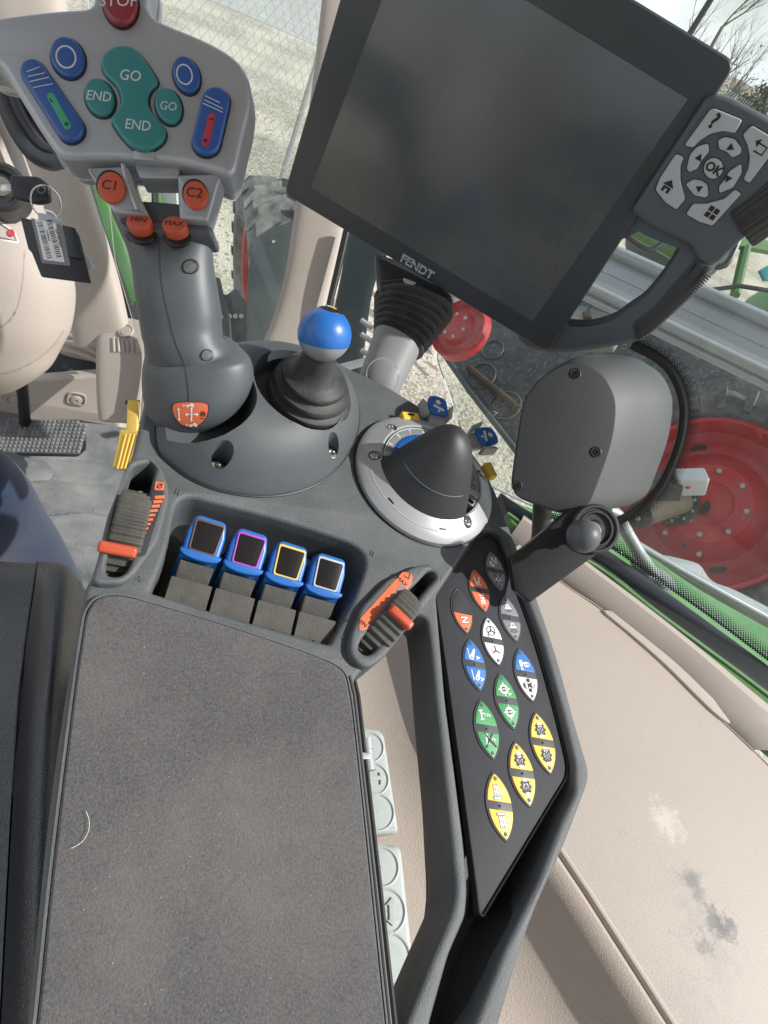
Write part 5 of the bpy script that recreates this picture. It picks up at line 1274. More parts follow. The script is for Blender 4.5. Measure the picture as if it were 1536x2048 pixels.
# ------------------------------------------------------------------ four rocker levers in the pocket
l0 = K.uv(384, 1042, .004); l3 = K.uv(628.5, 1117, .004)
step = (K.w(*l3) - K.w(*l0))/3; row = step.normalized()
Rf = Fr(K.w(*K.uv(408, 1085, .000), .000), row, K.Z)
def lever(lab, mcol, Rf=Rf):
    T = thing('rocker_lever', lab, 'rocker lever', Rf.w(0, -.012, -.03), 'blue rocker levers in the armrest pocket')
    q = Fr(Rf.w(0, 0, .004), Rf.X, Rf.Z*.93 - Rf.Y*.36)
    prof = [(-.0115, -.0115), (.0115, -.0115), (.0118, .004), (.0098, .0125), (.0075, .0140), (-.0075, .0140), (-.0098, .0125), (-.0118, .004)]
    part('blue_cap', prism(q, rnd(prof, .0025), -.016, 0, .0022, 3), m_blue2, T)
    part('side_cheek', loft([[q.w(x, y, z) for x, y, z in ((-.0118, .004, -.004), (.0118, .004, -.004), (.0118, -.012, -.004), (-.0118, -.012, -.004))], [q.w(x, y, z) for x, y, z in ((-.0118, .006, -.018), (.0118, .006, -.018), (.0128, -.026, -.020), (-.0128, -.026, -.020))]]), m_blue2, T)
    fo = rnd([(-.0082, -.0090), (.0082, -.0090), (.0092, .0115), (-.0092, .0115)], .0018)
    fi_ = rnd([(-.0072, -.0079), (.0072, -.0079), (.0082, .0100), (-.0082, .0100)], .0015)
    part('colour_frame', prism(q, [fo, fi_], -.0005, .0009, .0003), mcol, T)
    pdz = part('black_inset', prism(q, fi_, -.0005, .0004, .0002), m_inset, T)
    if False: part('thumb_dish', lathe(q.sub(0, -.0002, .0003), [(.0052, .0001), (.0048, .0007), (.004, .0006), (.0004, .0001)], 28), m_black, pdz)
    # crescent lip
    P = [(x, -.0105 - .0036*math.sqrt(max(0, 1-(x/.0128)**2))) for x in [-.0128 + .0256*i/14 for i in range(15)]]
    lp = [(-.0128, -.0085)] + P + [(.0128, -.0085)]
    part('blue_lip', prism(q, lp, -.0075, .0012, .0012), m_blue2, T)
    q2 = Fr(Rf.w(0, -.023, -.012), Rf.X, Rf.Z*.80 - Rf.Y*.60)
    part('rubber_neck', prism(q2, rnd([(-.0102, -.010), (.0102, -.010), (.0108, .012), (-.0108, .012)], .001), -.016, 0, .0012), m_rubbrown, T)
    q3 = Fr(Rf.w(0, -.0345, -.0075), Rf.X, Rf.Z)
    rings = [[q3.w(x*sx, y, h) for x, y in ((-.0128, -.0085), (.0128, -.0085), (.0128, .0085), (-.0128, .0085))] for sx, h in ((1.02, -.022), (1.0, -.006))]
    rings.append([q3.w(-.0124, -.0066, -.0005), q3.w(.0124, -.0066, -.0005), q3.w(.0124, .0085, .003), q3.w(-.0124, .0085, .003)])
    part('rubber_block', loft(rings), m_rubbrown, T)
    part('block_edge', tube([q3.w(-.0126, -.0072, -.0012), q3.w(-.001, -.0072, -.0012), q3.w(0, -.0072, -.0024), q3.w(.001, -.0072, -.0012), q3.w(.0126, -.0072, -.0012)], .0009, 8), m_rubbrown, T)
    return T
m_brown = mat('brown_frame', (.11, .055, .04), .5); m_purple = mat('purple_frame', (.38, .06, .42), .45); m_yf = mat('yellow_frame', (.72, .50, .10), .45)
cols = [(m_brown, 'brown'), (m_purple, 'purple'), (m_yf, 'yellow'), (m_key, 'light grey')]
first = lever('blue rocker lever with a brown framed black thumb pad', m_brown)
for i in range(1, 4):
    c = copy_tree(first, None, step*i)
    c['label'] = 'blue rocker lever with a %s framed black thumb pad' % cols[i][1]
    for ch_ in c.children:
        if ch_.name.startswith('colour_frame'):
            ch_.data = ch_.data.copy(); ch_.data.materials[0] = cols[i][0]

# ------------------------------------------------------------------ thumbwheels
def thumbwheel(lab, outl, hole, c, ax2, rad, wid, tabw, tab_a, hh=.006, rise=.0):
    T = thing('thumbwheel', lab, 'thumbwheel', K.w(*K.uv(*c)), 'ribbed thumbwheels at the ends of the lever pocket')
    part('housing', prism(K, [rnd(kp(outl, hh), .005), rnd(kp(hole, hh), .005)], -.030, hh, .0025, 3), m_cons, T)
    u, v = K.uv(*c); a = K.uv(*ax2[0]); b = K.uv(*ax2[1]); ax_ = (K.w(*b)-K.w(*a)).normalized()      # ax2: along the rim
    axle = ax_.cross(K.Z).normalized(); cc_ = K.w(u, v, rise-rad); q = Fr(cc_, K.Z, axle); n = 440; rings = []
    for r_, h in ((rad*.80, -wid/2), (rad*.955, -wid/2), (rad*.985, -wid/2+.0008), (rad, -wid/2+.0022), (rad, wid/2-.0022), (rad*.985, wid/2-.0008), (rad*.955, wid/2), (rad*.80, wid/2)):
        rings.append([q.w((r_ + .0009*math.sin(k/n*2*math.pi*44))*math.cos(2*math.pi*k/n), (r_ + .0009*math.sin(k/n*2*math.pi*44))*math.sin(2*math.pi*k/n), h) for k in range(n)])
    part('wheel', loft(rings), m_rubbrown, T, smooth=50)
    part('rim_disc', lathe(q, [(.001, wid/2-.002), (rad*.83, wid/2-.0015), (rad*.83, wid/2-.004)], 40), m_dark, T)
    tq = q.sub(0, 0, 0, tab_a)
    part('orange_marker', prism(Fr(tq.w(rad+.0018, 0, 0), tq.Z, tq.X), rnd([(-tabw[0], -.0034), (tabw[1], -.0034), (tabw[1], .0034), (-tabw[0], .0034)], .0025), -.004, .0024, .0022, 3), m_orange, T)
    return T, q
hole1 = [(266, 930), (304, 922), (313, 936), (300, 985), (272, 1080), (262, 1130), (244, 1152), (214, 1151), (212, 1130), (222, 1090), (232, 1030), (247, 975)]
out1 = [(258, 917), (298, 910), (322, 930), (337, 966), (339, 1000), (317, 1082), (268, 1150), (243, 1167), (198, 1167), (185, 1160), (187, 1144), (199, 1108), (214, 1034), (240, 968)]
T, q = thumbwheel('ribbed thumbwheel with an orange marker left of the lever pocket', out1, hole1, (257, 1056), ((243, 1130), (283, 960)), .033, .0190, (.014, .0075), R(36), .006, .013)
# printed scale of orange bars
sc_ = part('scale_plate', prism(K, rnd(kp([(312, 962), (330, 964), (326, 1000), (291, 1112), (270, 1114), (272, 1100), (300, 1000)], .006), .002), .006, .0064, .0001), m_panel, T)
g = G()
for i in range(12):
    t_ = i/11; x = 320-t_*44; y = 992+t_*100; w_ = 9*(1-t_)**.8+1.2; hgt = 5.0*(1-t_*.6)
    g.add(prism(K, kp([(x-w_, y), (x+w_*.9, y-1), (x+w_*.9, y+hgt), (x-w_, y+hgt+1)], .0064), .0064, .0066))
part('scale_bars', g, m_orange2, sc_, smooth=0)
bx = part('scale_icon', prism(K, rnd(kp([(311, 963), (329, 965), (328, 981), (309, 980)], .0064), .001), .0064, .0066), m_orange2, sc_)
part('icon_lines', cat(prism(K, [kp(circ(319, 972, 5.4, 20), .0066), kp(circ(319, 972, 3.8, 20), .0066)], .0066, .0068), prism(K, stroke(kp([(313, 976), (319, 972), (326, 967)], .0066), .0005), .0066, .0068)), m_ink, bx)
out2 = [(834, 1129), (862, 1127), (881, 1143), (883, 1172), (766, 1318), (738, 1335), (719, 1330), (699, 1306), (701, 1271), (724, 1212), (775, 1158)]
hole2 = [(834, 1166), (858, 1140), (868, 1142), (874, 1154), (748, 1305), (734, 1311), (716, 1299), (722, 1280), (752, 1242)]
T, q = thumbwheel('ribbed thumbwheel with an orange marker right of the lever pocket', out2, hole2, (783, 1242), ((734, 1300), (852, 1158)), .036, .0185, (.0075, .0115), R(6), .006, .014)
sp_ = part('scale_plate', prism(K, rnd(kp([(806, 1143), (825, 1150), (823, 1168), (745, 1256), (718, 1262), (719, 1238)], .006), .002), .006, .0064, .0001), m_orange2, T)
part('scale_wedge', prism(K, kp([(802, 1168), (812, 1172), (748, 1254), (736, 1250)], .0064), .0064, .0066), m_pgrey, sp_)
part('scale_ticks', cat(*[prism(K, kp([(802-i*6.6, 1169+i*8), (812-i*6.6, 1173+i*8), (812-i*6.6, 1174.4+i*8), (802-i*6.6, 1170.4+i*8)], .0066), .0066, .0067) for i in range(10)]), m_orange2, sp_, smooth=0)
u, v = K.uv(812, 1166, .0065); u2, v2 = K.uv(729, 1247, .0065)
part('lettering', cat(text(K, 'MAX', *K.uv(804, 1163, .0065), .0065, .0042, -.75, .0002), text(K, 'MIN', *K.uv(724, 1245, .0065), .0065, .0042, -.75, .0002), prism(K, stroke(kp([(808, 1151), (817, 1158), (820, 1148)], .0065), .0006), .0065, .0067)), m_ink, sp_)

# crumbs and lint lying on the pad and console
g = G(); rg = random.Random(12)
def crumb(u, v, h, s):
    k0 = len(g.v); a = rg.uniform(0, 6); c, sn = math.cos(a), math.sin(a); q = rg.uniform(.6, 1.8)
    g.v.extend([K.w(u + s*(px*c*q - py*sn), v + s*(px*sn*q + py*c), h + s*pz*.6) for px, py, pz in ico])
    g.f.extend([(k0, k0+1+i, k0+1+(i+1) % 5) for i in range(5)])
for k in range(110):
    x, y = rg.uniform(150, 700), rg.uniform(1260, 2030)
    if x < 165-(y-1215)*.12+25 or x > 700+(y-1350)*.09-15: continue
    u, v = K.uv(x, y, .005); crumb(u, v, .0053, rg.uniform(.00010, .00026))
for k in range(120):
    x, y = rg.uniform(330, 1000), rg.uniform(985, 1075) + 0
    u, v = K.uv(x, y, 0)
    if 700 < x < 1000 and y < 1090 or (x < 735 and y > 1000): continue
    crumb(u, v, .0001, rg.uniform(.0001, .00025))
single('lint_crumbs', g, m_key, 'tiny pale crumbs and lint scattered over the felt pad', 'lint', kind='stuff', smooth=0)
# ------------------------------------------------------------------ button panel
PH = -.006
T = thing('button_panel', 'dark angular panel of coloured lens shaped buttons in the armrest', 'button panel', K.w(*K.uv(1010, 1400), PH))
def shr(lp, d):
    c = Vector((sum(p[0] for p in lp)/len(lp), sum(p[1] for p in lp)/len(lp))); return [tuple(Vector(p) - (Vector(p)-c).normalized()*d) for p in lp]
part('plate', prism(K, shr(ph, .0008), PH-.006, PH, .0008), m_panel, T)
part('rim_line', tube([K.w(u, v, PH+.0006) for u, v in shr(ph, .0002)], .0007, 6, True), m_black, T)
def lens(L, w_):
    up = []
    for i in range(25):
        t = -1 + 2*i/24; up.append((L*t, w_*max(0, 1-abs(t)**2.1)**.88))
    o = up + [(x, -y) for x, y in up[::-1]][1:-1]; return o
def clip(o, f):
    """keep the part of outline o where f(p) >= 0"""
    out = []
    for i in range(len(o)):
        a, b = o[i-1], o[i]; fa, fb = f(a), f(b)
        if (fa >= 0) != (fb >= 0):
            t = fa/(fa-fb); out.append((a[0]+(b[0]-a[0])*t, a[1]+(b[1]-a[1])*t))
        if fb >= 0: out.append(b)
    return out
def ln_(*p): return list(p)
class Ic:
    def __init__(s, fr, k): s.fr = fr; s.k = k; s.w = G(); s.b = G()
    def P(s, pts): return [(x*s.k, y*s.k) for x, y in pts]
    def poly(s, pts, c='w', z=0): getattr(s, c).add(prism(s.fr, s.P(pts), .0001*z, .00012 + .0001*z))
    def st(s, pts, w_=.1, c='w', z=0): getattr(s, c).add(prism(s.fr, s.P(stroke(pts, w_)), .0001*z, .00012 + .0001*z))
    def ring(s, x, y, r, w_=.1, c='w', z=0): getattr(s, c).add(prism(s.fr, [s.P(circ(x, y, r, 22)), s.P(circ(x, y, r-w_, 22))], .0001*z, .00012 + .0001*z))
    def disc(s, x, y, r, c='w', z=0): s.poly(circ(x, y, r, 18), c, z)
    def tx(s, t, x, y, sz, c='w', z=0, b=.06): getattr(s, c).add(text(s.fr, t, x*s.k, y*s.k, .0001*z, sz*s.k, 0, .00012, b*s.k*.4, 0, .85))
def i_seat(i):
    i.st([(-.45, .35), (-.15, .35), (-.1, -.05), (-.45, -.05)], .12); i.disc(-.5, .4, .1); i.disc(-.45, -.1, .1); i.st([(-.05, .35), (.1, .35), (.12, .0)], .1)
    i.st(cr([(-.1, -.35), (.15, -.45), (.35, -.3), (.4, .0)], 4, False), .2)
def i_nohorn(i):
    i.poly([(-.25, .2), (-.1, .2), (.3, .45), (.3, -.45), (-.1, -.2), (-.25, -.2)]); i.st([(-.5, .45), (.5, -.45)], .09, 'b', 1); i.st([(-.5, -.45), (.5, .45)], .09, 'b', 2)
def i_rake(i): i.st([(-.45, .3), (.35, .1)], .14); i.st([(-.45, -.3), (.45, -.15)], .12); i.ring(.2, .05, .2, .1); i.st([(.35, .1), (.45, .35)], .1)
def i_horn(i, plus=False):
    i.poly([(-.1, .35), (.3, .5), (.3, -.5), (-.1, -.35)] if False else [(-.42, .18), (-.25, .18), (.05, .42), (.05, -.42), (-.25, -.18), (-.42, -.18)])
    i.st([(-.35, 0), (-.05, 0)], .06, 'b', 1)
    if plus: i.st([(-.2, .15), (-.2, -.15)], .06, 'b', 2)
    for k in range(2 if plus else 1): i.st([(.2+k*.2, .32+.1*k), (.28+k*.2, 0), (.2+k*.2, -.32-.1*k)], .09, 'b')
def i_wheel(i, dash=False):
    if dash:
        for k in range(12):
            a = k*.5236; i.disc(.47*math.cos(a), .47*math.sin(a), .05, 'b')
    else: i.ring(0, 0, .48, .08, 'b'); i.tx('+', .45, -.45, .4, 'b')
    for k in range(3):
        a = k*2.094+math.pi; i.st([(0, 0), (.42*math.cos(a), .42*math.sin(a))], .1, 'b', 1+k)
def i_link(i, up):
    i.st([(-.5, -.48), (.45, -.42)], .07)
    a = (-.35, .38) if not up else (-.3, .45); b = (.35, -.05) if not up else (.30, .1)
    i.poly(caps((b[0], b[1]-.15), (a[0], a[1]-.2), .2, .1)); i.ring(b[0], b[1]-.15, .08, .08, 'b', 1); i.tx('A', .38, .42, .5)
def i_lock(i):
    i.poly([(-.3, -.42), (.25, -.42), (.25, -.12), (-.3, -.12)]); i.st([(-.1, -.1), (.1, .08)], .1); i.st([(.25, -.3), (.5, -.3)], .1); i.disc(.5, -.28, .1)
    i.poly([(-.12, .05), (.32, .05), (.32, .36), (-.12, .36)]); i.ring(.1, .42, .19, .07); i.disc(.1, .2, .06, 'b', 1)
def i_go(i):
    i.disc(0, .34, .28, 'b'); i.disc(0, -.34, .28, 'b', 1); i.poly([(-.17, .3), (.17, .3), (.17, -.3), (-.17, -.3)], 'b', 2); i.disc(-.42, 0, .17, 'b', 3); i.disc(.42, 0, .17, 'b', 3)
    i.tx('GO', 0, .34, .32, 'w', 4); i.tx('END', 0, -.34, .25, 'w', 4)
def i_diff(i, A_):
    i.disc(0, -.05, .42); 
    for a in ((-.5, 0), (.5, 0), (0, .5), (0, -.5)): i.st([(a[0]*.8, a[1]*.8-.05), (a[0]*1.15, a[1]*1.15-.05)], .09, 'w', 1)
    i.poly([(-.2, -.25), (.2, -.25), (.2, .02), (-.2, .02)], 'b', 1); i.ring(0, .05, .17, .06, 'b', 1); i.disc(0, -.12, .07, 'w', 2)
    if A_: i.tx('A', .42, .42, .36)
def i_susp(i, x=False):
    i.st([(-.5, -.45), (-.5, -.1)], .1); i.st([(-.5, -.28), (.2, -.28)], .1); i.st([(.2, -.45), (.2, -.1)], .1, z=1)
    i.st([(-.2, -.2), (-.3, .0), (0, .06), (-.28, .16), (0, .24), (-.25, .34), (-.1, .45)], .08); i.disc(-.05, .5, .07)
    if x: i.st([(-.6, .4), (.5, -.5)], .09, 'b', 3); i.st([(-.6, -.4), (.5, .5)], .09, 'b', 4)
def i_gear(i, t):
    for k in range(8):
        a = k*.785; i.st([(.28*math.cos(a), .28*math.sin(a)), (.52*math.cos(a), .52*math.sin(a))], .2, 'b', k % 2)
    i.ring(0, 0, .4, .12, 'b', 2); i.disc(0, 0, .28)
    i.poly([(-.56, -.19), (.56, -.19), (.56, .19), (-.56, .19)], 'w', 3); i.tx(t, 0, -.01, .46, 'b', 5)
def i_col(i, flip):
    s_ = -1 if flip else 1
    i.poly([(-.5*s_, -.34), (.3*s_, -.34), (.3*s_, .16), (-.5*s_, .16)][::s_], 'b'); i.poly([(.3*s_, -.44), (.52*s_, -.5), (.52*s_, .34), (.3*s_, .24)][::s_], 'b')
    for y in (-.25, -.09, .07): i.st([(-.46*s_, y), (.28*s_, y)], .1, 'w', 1)
    i.poly([(.34*s_, -.36), (.48*s_, -.41), (.48*s_, .25), (.34*s_, .17)][::s_], 'w', 1); i.tx('A', -.02, .44, .34, 'w')
def i_n(i): i.tx('N', 0, 0, 1.25, 'b', 0, .12); i.tx('N', 0, 0, 1.15, 'w', 1, .05)
def i_tms(i): i.tx('TMS', 0, -.02, .72, 'w', 0, .05)
BT = [((981, 1104), (1002, 1180), m_pgrey, m_pgrey, i_seat, i_nohorn, 'grey button pair with a seat symbol above a crossed out horn'),
      ((948, 1140), (971, 1222), m_orange2, m_orange2, i_rake, i_tms, 'orange red button pair marked TMS'),
      ((915, 1180), (934, 1265), None, m_orange2, None, i_n, 'button with a blank dark upper half and orange half marked N'),
      ((1009, 1193), (1033, 1281), m_pgrey, m_pgrey, lambda i: i_horn(i), lambda i: i_horn(i, True), 'grey button pair with two horn symbols'),
      ((975, 1236), (998, 1329), m_white, m_white, lambda i: i_wheel(i), lambda i: i_wheel(i, True), 'white button pair with steering wheel symbols'),
      ((940, 1280), (960, 1379), m_pblue, m_pblue, lambda i: i_link(i, 0), lambda i: i_link(i, 1), 'blue button pair with white lever arm symbols'),
      ((1039, 1299), (1066, 1401), m_pblue, m_white, i_lock, i_go, 'button with a blue padlock half and a white half marked GO END'),
      ((1001, 1349), (1028, 1456), m_pgreen, m_pgreen, lambda i: i_diff(i, 1), lambda i: i_diff(i, 0), 'green button pair with padlock symbols in circles'),
      ((962, 1402), (987, 1516), m_pgreen, m_pgreen, lambda i: i_susp(i), lambda i: i_susp(i, 1), 'green button pair with axle spring symbols, the lower crossed out'),
      ((1072, 1427), (1101, 1546), m_yellow, m_yellow, lambda i: i_gear(i, '1000'), lambda i: i_gear(i, '1000E'), 'yellow button pair marked 1000 and 1000E'),
      ((1031, 1486), (1060, 1611), m_yellow, m_yellow, lambda i: i_gear(i, '1300'), lambda i: i_gear(i, '540E'), 'yellow button pair marked 1300 and 540E'),
      ((988, 1547), (1013, 1680), m_yellow, m_yellow, lambda i: i_col(i, 0), lambda i: i_col(i, 1), 'yellow button pair with column symbols')]
m_rimh = mat('button_rim', (.085, .088, .095), .45, .5)
m_band = mat('button_band', (.050, .053, .060), .4, .5)
for a, b, ca, cb_, ia, ib, lab in BT:
    pa, pb_ = Vector(K.uv(*a, PH+.001)), Vector(K.uv(*b, PH+.001)); c = (pa+pb_)/2; d = pb_-pa; L = d.length/2
    q = K.sub(c.x, c.y, PH, math.atan2(d.y, d.x)); w_ = L*.46; sh = .16; bnd = L*.13
    o = lens(L, w_)
    bt = part('button', prism(q, lens(L*1.04, w_*1.07), -.001, .0007, .0005), m_band, T, lab)
    part('raised_rim', tube([q.w(x, y, .0004) for x, y in lens(L*1.045, w_*1.09)], .00045, 6, True), m_rimh, bt)
    up_ = clip(o, lambda p: -bnd + sh*p[1] - p[0]); dn = clip(o, lambda p: p[0] - (bnd + sh*p[1]))
    if ca: part('upper_half', prism(q, up_, .0004, .0013, .0004), ca, bt)
    else: part('blank_half', prism(q, clip(o, lambda p: bnd*.8 + sh*p[1] - p[0]), .0004, .0011, .0004), m_panel, bt)
    part('lower_half', prism(q, dn, .0004, .0013, .0004), cb_, bt)
    W_ = G(); B_ = G()
    for ic, s_ in ((ia, -1), (ib, 1)):
        if not ic: continue
        I = Ic(q.sub(s_*L*.43, -s_*0, .00132), w_*.98); ic(I); W_.add(I.w); B_.add(I.b)
    if W_.v: part('white_symbol', W_, m_white, bt, smooth=0)
    if B_.v: part('black_symbol', B_, m_ink, bt, smooth=0)
    for s_ in ((-1, 1) if ca else (1,)):
        part('indicator', lathe(q.sub(s_*L*.84, 0, .0008), [(L*.070, .0002), (L*.070, .0006), (L*.055, .0009), (L*.001, .0009)], 18), m_keyb if ca is not m_orange2 else m_orange, bt)
    part('locating_dimple', sphere(q.w(0, 0, .0006), L*.05, 12, 8), m_band, bt)

# ------------------------------------------------------------------ monitor
Mx, Mn = c2w((.85848, .51281, .0058)), UPc.copy()
Zm = Vector((0, 0, 1)); Zn = Mx.cross(Zm)
if Zn.dot(CAM-W(1095, 700, .6)) < 0: Zn = -Zn
M = Fr(W(1095, 703, .60), Mx, Zn)
T = thing('monitor', 'large black touch screen monitor with keypad and grip handle on its side', 'monitor', M.w(-.14, .02, -.02))
bl = M.uv(568, 387); br_ = M.uv(1095, 706); tr_ = M.uv(1472, 128)
x0, x1, y0, y1 = bl[0], (br_[0]+tr_[0])/2, (bl[1]+br_[1])/2, tr_[1]
part('bezel', prism(M, rnd([bl, br_, tr_, (bl[0]+tr_[0]-br_[0], tr_[1]+bl[1]-br_[1])], .008, 6), -.004, 0, .0012, 3), m_glassblk, T)
part('case', prism(M, rnd([(bl[0]-.001, bl[1]-.001), (br_[0]+.001, br_[1]-.001), (tr_[0]+.001, tr_[1]+.001), (bl[0]+tr_[0]-br_[0]-.001, tr_[1]+bl[1]-br_[1]+.001)], .009, 6), -.026, -.003, .005, 4), m_monb, T)
s0 = M.uv(622, 375); s1 = M.uv(1065, 643); s2 = M.uv(1376, 198)
tlc = (s0[0]+s2[0]-s1[0], s2[1]+s0[1]-s1[1])
part('screen', prism(M, [s0, s1, s2, tlc], -.001, .0003, .0001), m_screen, T)
lg = M.uv(834, 534)
g = text(M, 'FENDT', lg[0], lg[1], .0002, .0105, 0, .0003, .00035, 0, 1.02)
lo_ = part('lettering', g, m_key, T)
part('lettering_gap', box(M.sub(lg[0], lg[1], .0005, 0), -.022, .022, -.0003, .0003, 0, .00012), m_glassblk, lo_)
# keypad
kbo = [(1262, 424), (1300, 366), (1402, 212), (1412, 195), (1430, 190), (1462, 197), (1536, 236), (1612, 285), (1606, 332), (1560, 352), (1538, 368), (1480, 422), (1484, 436), (1506, 448), (1508, 456), (1436, 530), (1392, 520), (1384, 492), (1340, 470), (1300, 452), (1276, 434)]
kh = .006
pdx = part('keypad', prism(M, rnd(M.px(kbo, kh), .006, 5), -.022, kh, .0035, 4), m_keyb, T, 'grey keypad with a round cursor pad and four corner keys')
kt = kh + .0022
def key(lp, sm=.0016):
    q = rnd(M.px(lp, kt), sm, 4); g_ = prism(M, q, kh-.002, kt, .0009, 3)
    part('key_gap', prism(M, [tuple(Vector(p) + (Vector(p)-Vector((sum(a[0] for a in q)/len(q), sum(a[1] for a in q)/len(q)))).normalized()*.0007) for p in q], kh-.001, kh+.0003), m_dark, pdx)
    return part('key', g_, m_key, pdx)
key([(1369, 291), (1421, 219), (1429, 217), (1485, 240), (1470, 267), (1447, 262), (1420, 268), (1399, 282), (1386, 296)])
key([(1504, 251), (1562, 285), (1533, 322), (1499, 367), (1487, 360), (1497, 338), (1500, 314), (1495, 290), (1486, 270)])
key([(1352, 308), (1368, 314), (1361, 332), (1361, 360), (1371, 398), (1353, 420), (1330, 405), (1311, 380), (1320, 356)])
key([(1471, 379), (1483, 388), (1425, 452), (1398, 444), (1372, 429), (1386, 408), (1413, 408), (1450, 398)])
key([(1436, 281), (1450, 274), (1470, 278), (1484, 297), (1482, 308), (1464, 316), (1455, 305), (1438, 298)])
key([(1417, 287), (1419, 303), (1401, 324), (1395, 338), (1378, 345), (1373, 338), (1380, 310), (1395, 293)])
key([(1483, 327), (1484, 346), (1466, 376), (1438, 387), (1438, 373), (1451, 359), (1458, 344)])
key([(1387, 359), (1402, 361), (1415, 369), (1417, 390), (1411, 396), (1388, 391), (1371, 369)])
key(circ(1427, 337, 19, 28, 21, .3), .0001)
def prt(g_): return part('key_symbol', g_, m_ink, pdx, smooth=0)
u, v = M.uv(1427, 338, kt); prt(text(M, 'OK', u, v, kt, .0082, 0, .0002, .0003))
u, v = M.uv(1428, 243, kt); prt(text(M, '?', u, v, kt, .0135, -.02, .0002, .0004))
for x_, y_, ax2_, ay2_ in ((1461, 294, 2, -10), (1397, 316, -10, 1), (1457, 357, 10, -1), (1398, 378, -2, 10)):
    u, v = M.uv(x_, y_, kt); u2, v2 = M.uv(x_+ax2_, y_+ay2_, kt); q = M.sub(u, v, kt, math.atan2(v2-v, u2-u)); prt(prism(q, [(.0026, 0), (-.0018, .0026), (-.0018, -.0026)], 0, .0002))
u, v = M.uv(1336, 372, kt); q = M.sub(u, v, kt, .0)
prt(cat(prism(q, [(-.0045, .0), (0, .0045), (.0045, .0)], 0, .0002), prism(q, [(-.003, -.0005), (.003, -.0005), (.003, -.0045), (.001, -.0045), (.001, -.002), (-.001, -.002), (-.001, -.0045), (-.003, -.0045)], 0, .0002)))
u, v = M.uv(1424, 426, kt); q = M.sub(u, v, kt); prt(cat(*[box(q, a, a+.0036, b_, b_+.0036, 0, .0002) for a in (-.0040, .0004) for b_ in (-.0040, .0004)]))
u, v = M.uv(1521, 297, kt); q = M.sub(u, v, kt, 0); prt(cat(prism(q, stroke([(-.0035, .0022), (.0035, .0022), (.0035, -.0030), (-.0030, -.0030)], .0011), 0, .0002), prism(q, [(-.006, .0022), (-.0028, .0050), (-.0028, -.0006)], 0, .0002)))
# scroll wheel
dk = M.sub(*M.uv(1545, 392, 0), 0, 0); a0 = Vector(M.uv(1480, 415)); a1 = Vector(M.uv(1600, 330)); wd_ = (a1-a0).normalized(); wr = .024
wf = Fr(M.w(*(M.uv(1555, 388, -.010)), -.012), Vector(M.X*wd_.x + M.Y*wd_.y).cross(M.Z), Vector(M.X*wd_.x + M.Y*wd_.y))
n = 144; rings = []
for r_, h in ((.018, -.030), (.0215, -.030), (.0225, -.028), (.0225, .03), (.018, .03)):
    rings.append([wf.w((r_+(.0006 if k % 6 < 3 else 0))*math.cos(2*math.pi*k/n), (r_+(.0006 if k % 6 < 3 else 0))*math.sin(2*math.pi*k/n), h) for k in range(n)])
part('scroll_wheel', loft(rings), m_dark, pdx)
# grip handle loop
hl = -.006
ho = [(1262, 404), (1300, 380), (1480, 420), (1506, 452), (1433, 536), (1384, 598), (1307, 667), (1270, 688), (1196, 702), (1133, 711), (1080, 709), (1040, 690), (1050, 640)]
hi_ = [(1248, 415), (1276, 434), (1300, 452), (1340, 468), (1378, 482), (1386, 492), (1380, 502), (1350, 551), (1304, 607), (1267, 633), (1240, 652), (1209, 664), (1167, 671), (1112, 664), (1090, 640)]
part('handle', prism(M, [cr(M.px(ho, hl), 3), cr(M.px(hi_, hl), 3)], -.026, hl, .0075, 5), m_keyb, T)
sl = [(1392, 505), (1402, 508), (1432, 534), (1384, 599), (1307, 668), (1272, 688), (1264, 672), (1256, 652), (1268, 634), (1304, 608), (1351, 552)]
m_rib = mat('ribbed_grip', (.045, .048, .053), .5, .4, bump=.5, bscale=900)
gs = part('grip_sleeve', prism(M, rnd(M.px(sl, hl+.0015), .002), -.027, hl+.0015, .0075, 5), m_rib, T)
g = G()
for i in range(30):
    t_ = i/29; x = 1400-t_*128; y = 545+t_*118-0*t_; g.add(tube([M.w(*M.uv(x+6, y-1, hl+.0018), hl+.0012), M.w(*M.uv(x+22, y+12, hl+.0018), hl+.0002)], .0006, 6))
part('grip_ribs', g, m_rib, gs)

# stand under the monitor
m_postg = mat('grey_post_paint', (.24, .25, .255), .55, .4, bump=.1, bscale=1500)
T = thing('monitor_stand', 'silver post with black ribbed bellows carrying the monitor', 'monitor stand', W(757, 770, .6))
post = limb([(705, 800, 790, 830, .610, 1), (720, 748, 798, 788, .60, 1), (734, 706, 818, 745, .606, 1), (748, 664, 836, 712, .612, 1)], 40, 4, 2.4)
part('post', post, m_postg, T)
fo = camfr(770, 745, .5); tp = bvh(post)
part('moulded_disc', wrap(prism(fo, circ(*fo.uv(765, 752), .0125, 36, .0140), 0, .0006), tp, .0009), m_ring, T)  # round cast shadow on the post, put in as a disc of another colour
secs = []
L0, R0_, L1, R1_ = (751, 668), (838, 714), (752, 590), (905, 628)
n = 7
for i in range(n):
    for s_, q in ((0, .0), (1, .35), (1, .65), (0, 1.0)):
        t_ = (i+q)/n; k = 1.5 if s_ == 0 else -3.5
        xl = L0[0]*(1-t_)+L1[0]*t_; yl = L0[1]*(1-t_)+L1[1]*t_; xr = R0_[0]*(1-t_)+R1_[0]*t_; yr = R0_[1]*(1-t_)+R1_[1]*t_
        secs.append((xl+k, yl+k*.3, xr-k, yr-k*.5, .612+.012*t_, .85))
part('bellows', limb(secs, 44, 3, 2.2), m_rub, T, smooth=60)
part('bracket', limb([(757, 600, 900, 640, .632, .3), (752, 560, 905, 600, .634, .3), (749, 516, 880, 560, .636, .3)], 20, 3, 6), m_monb, T)
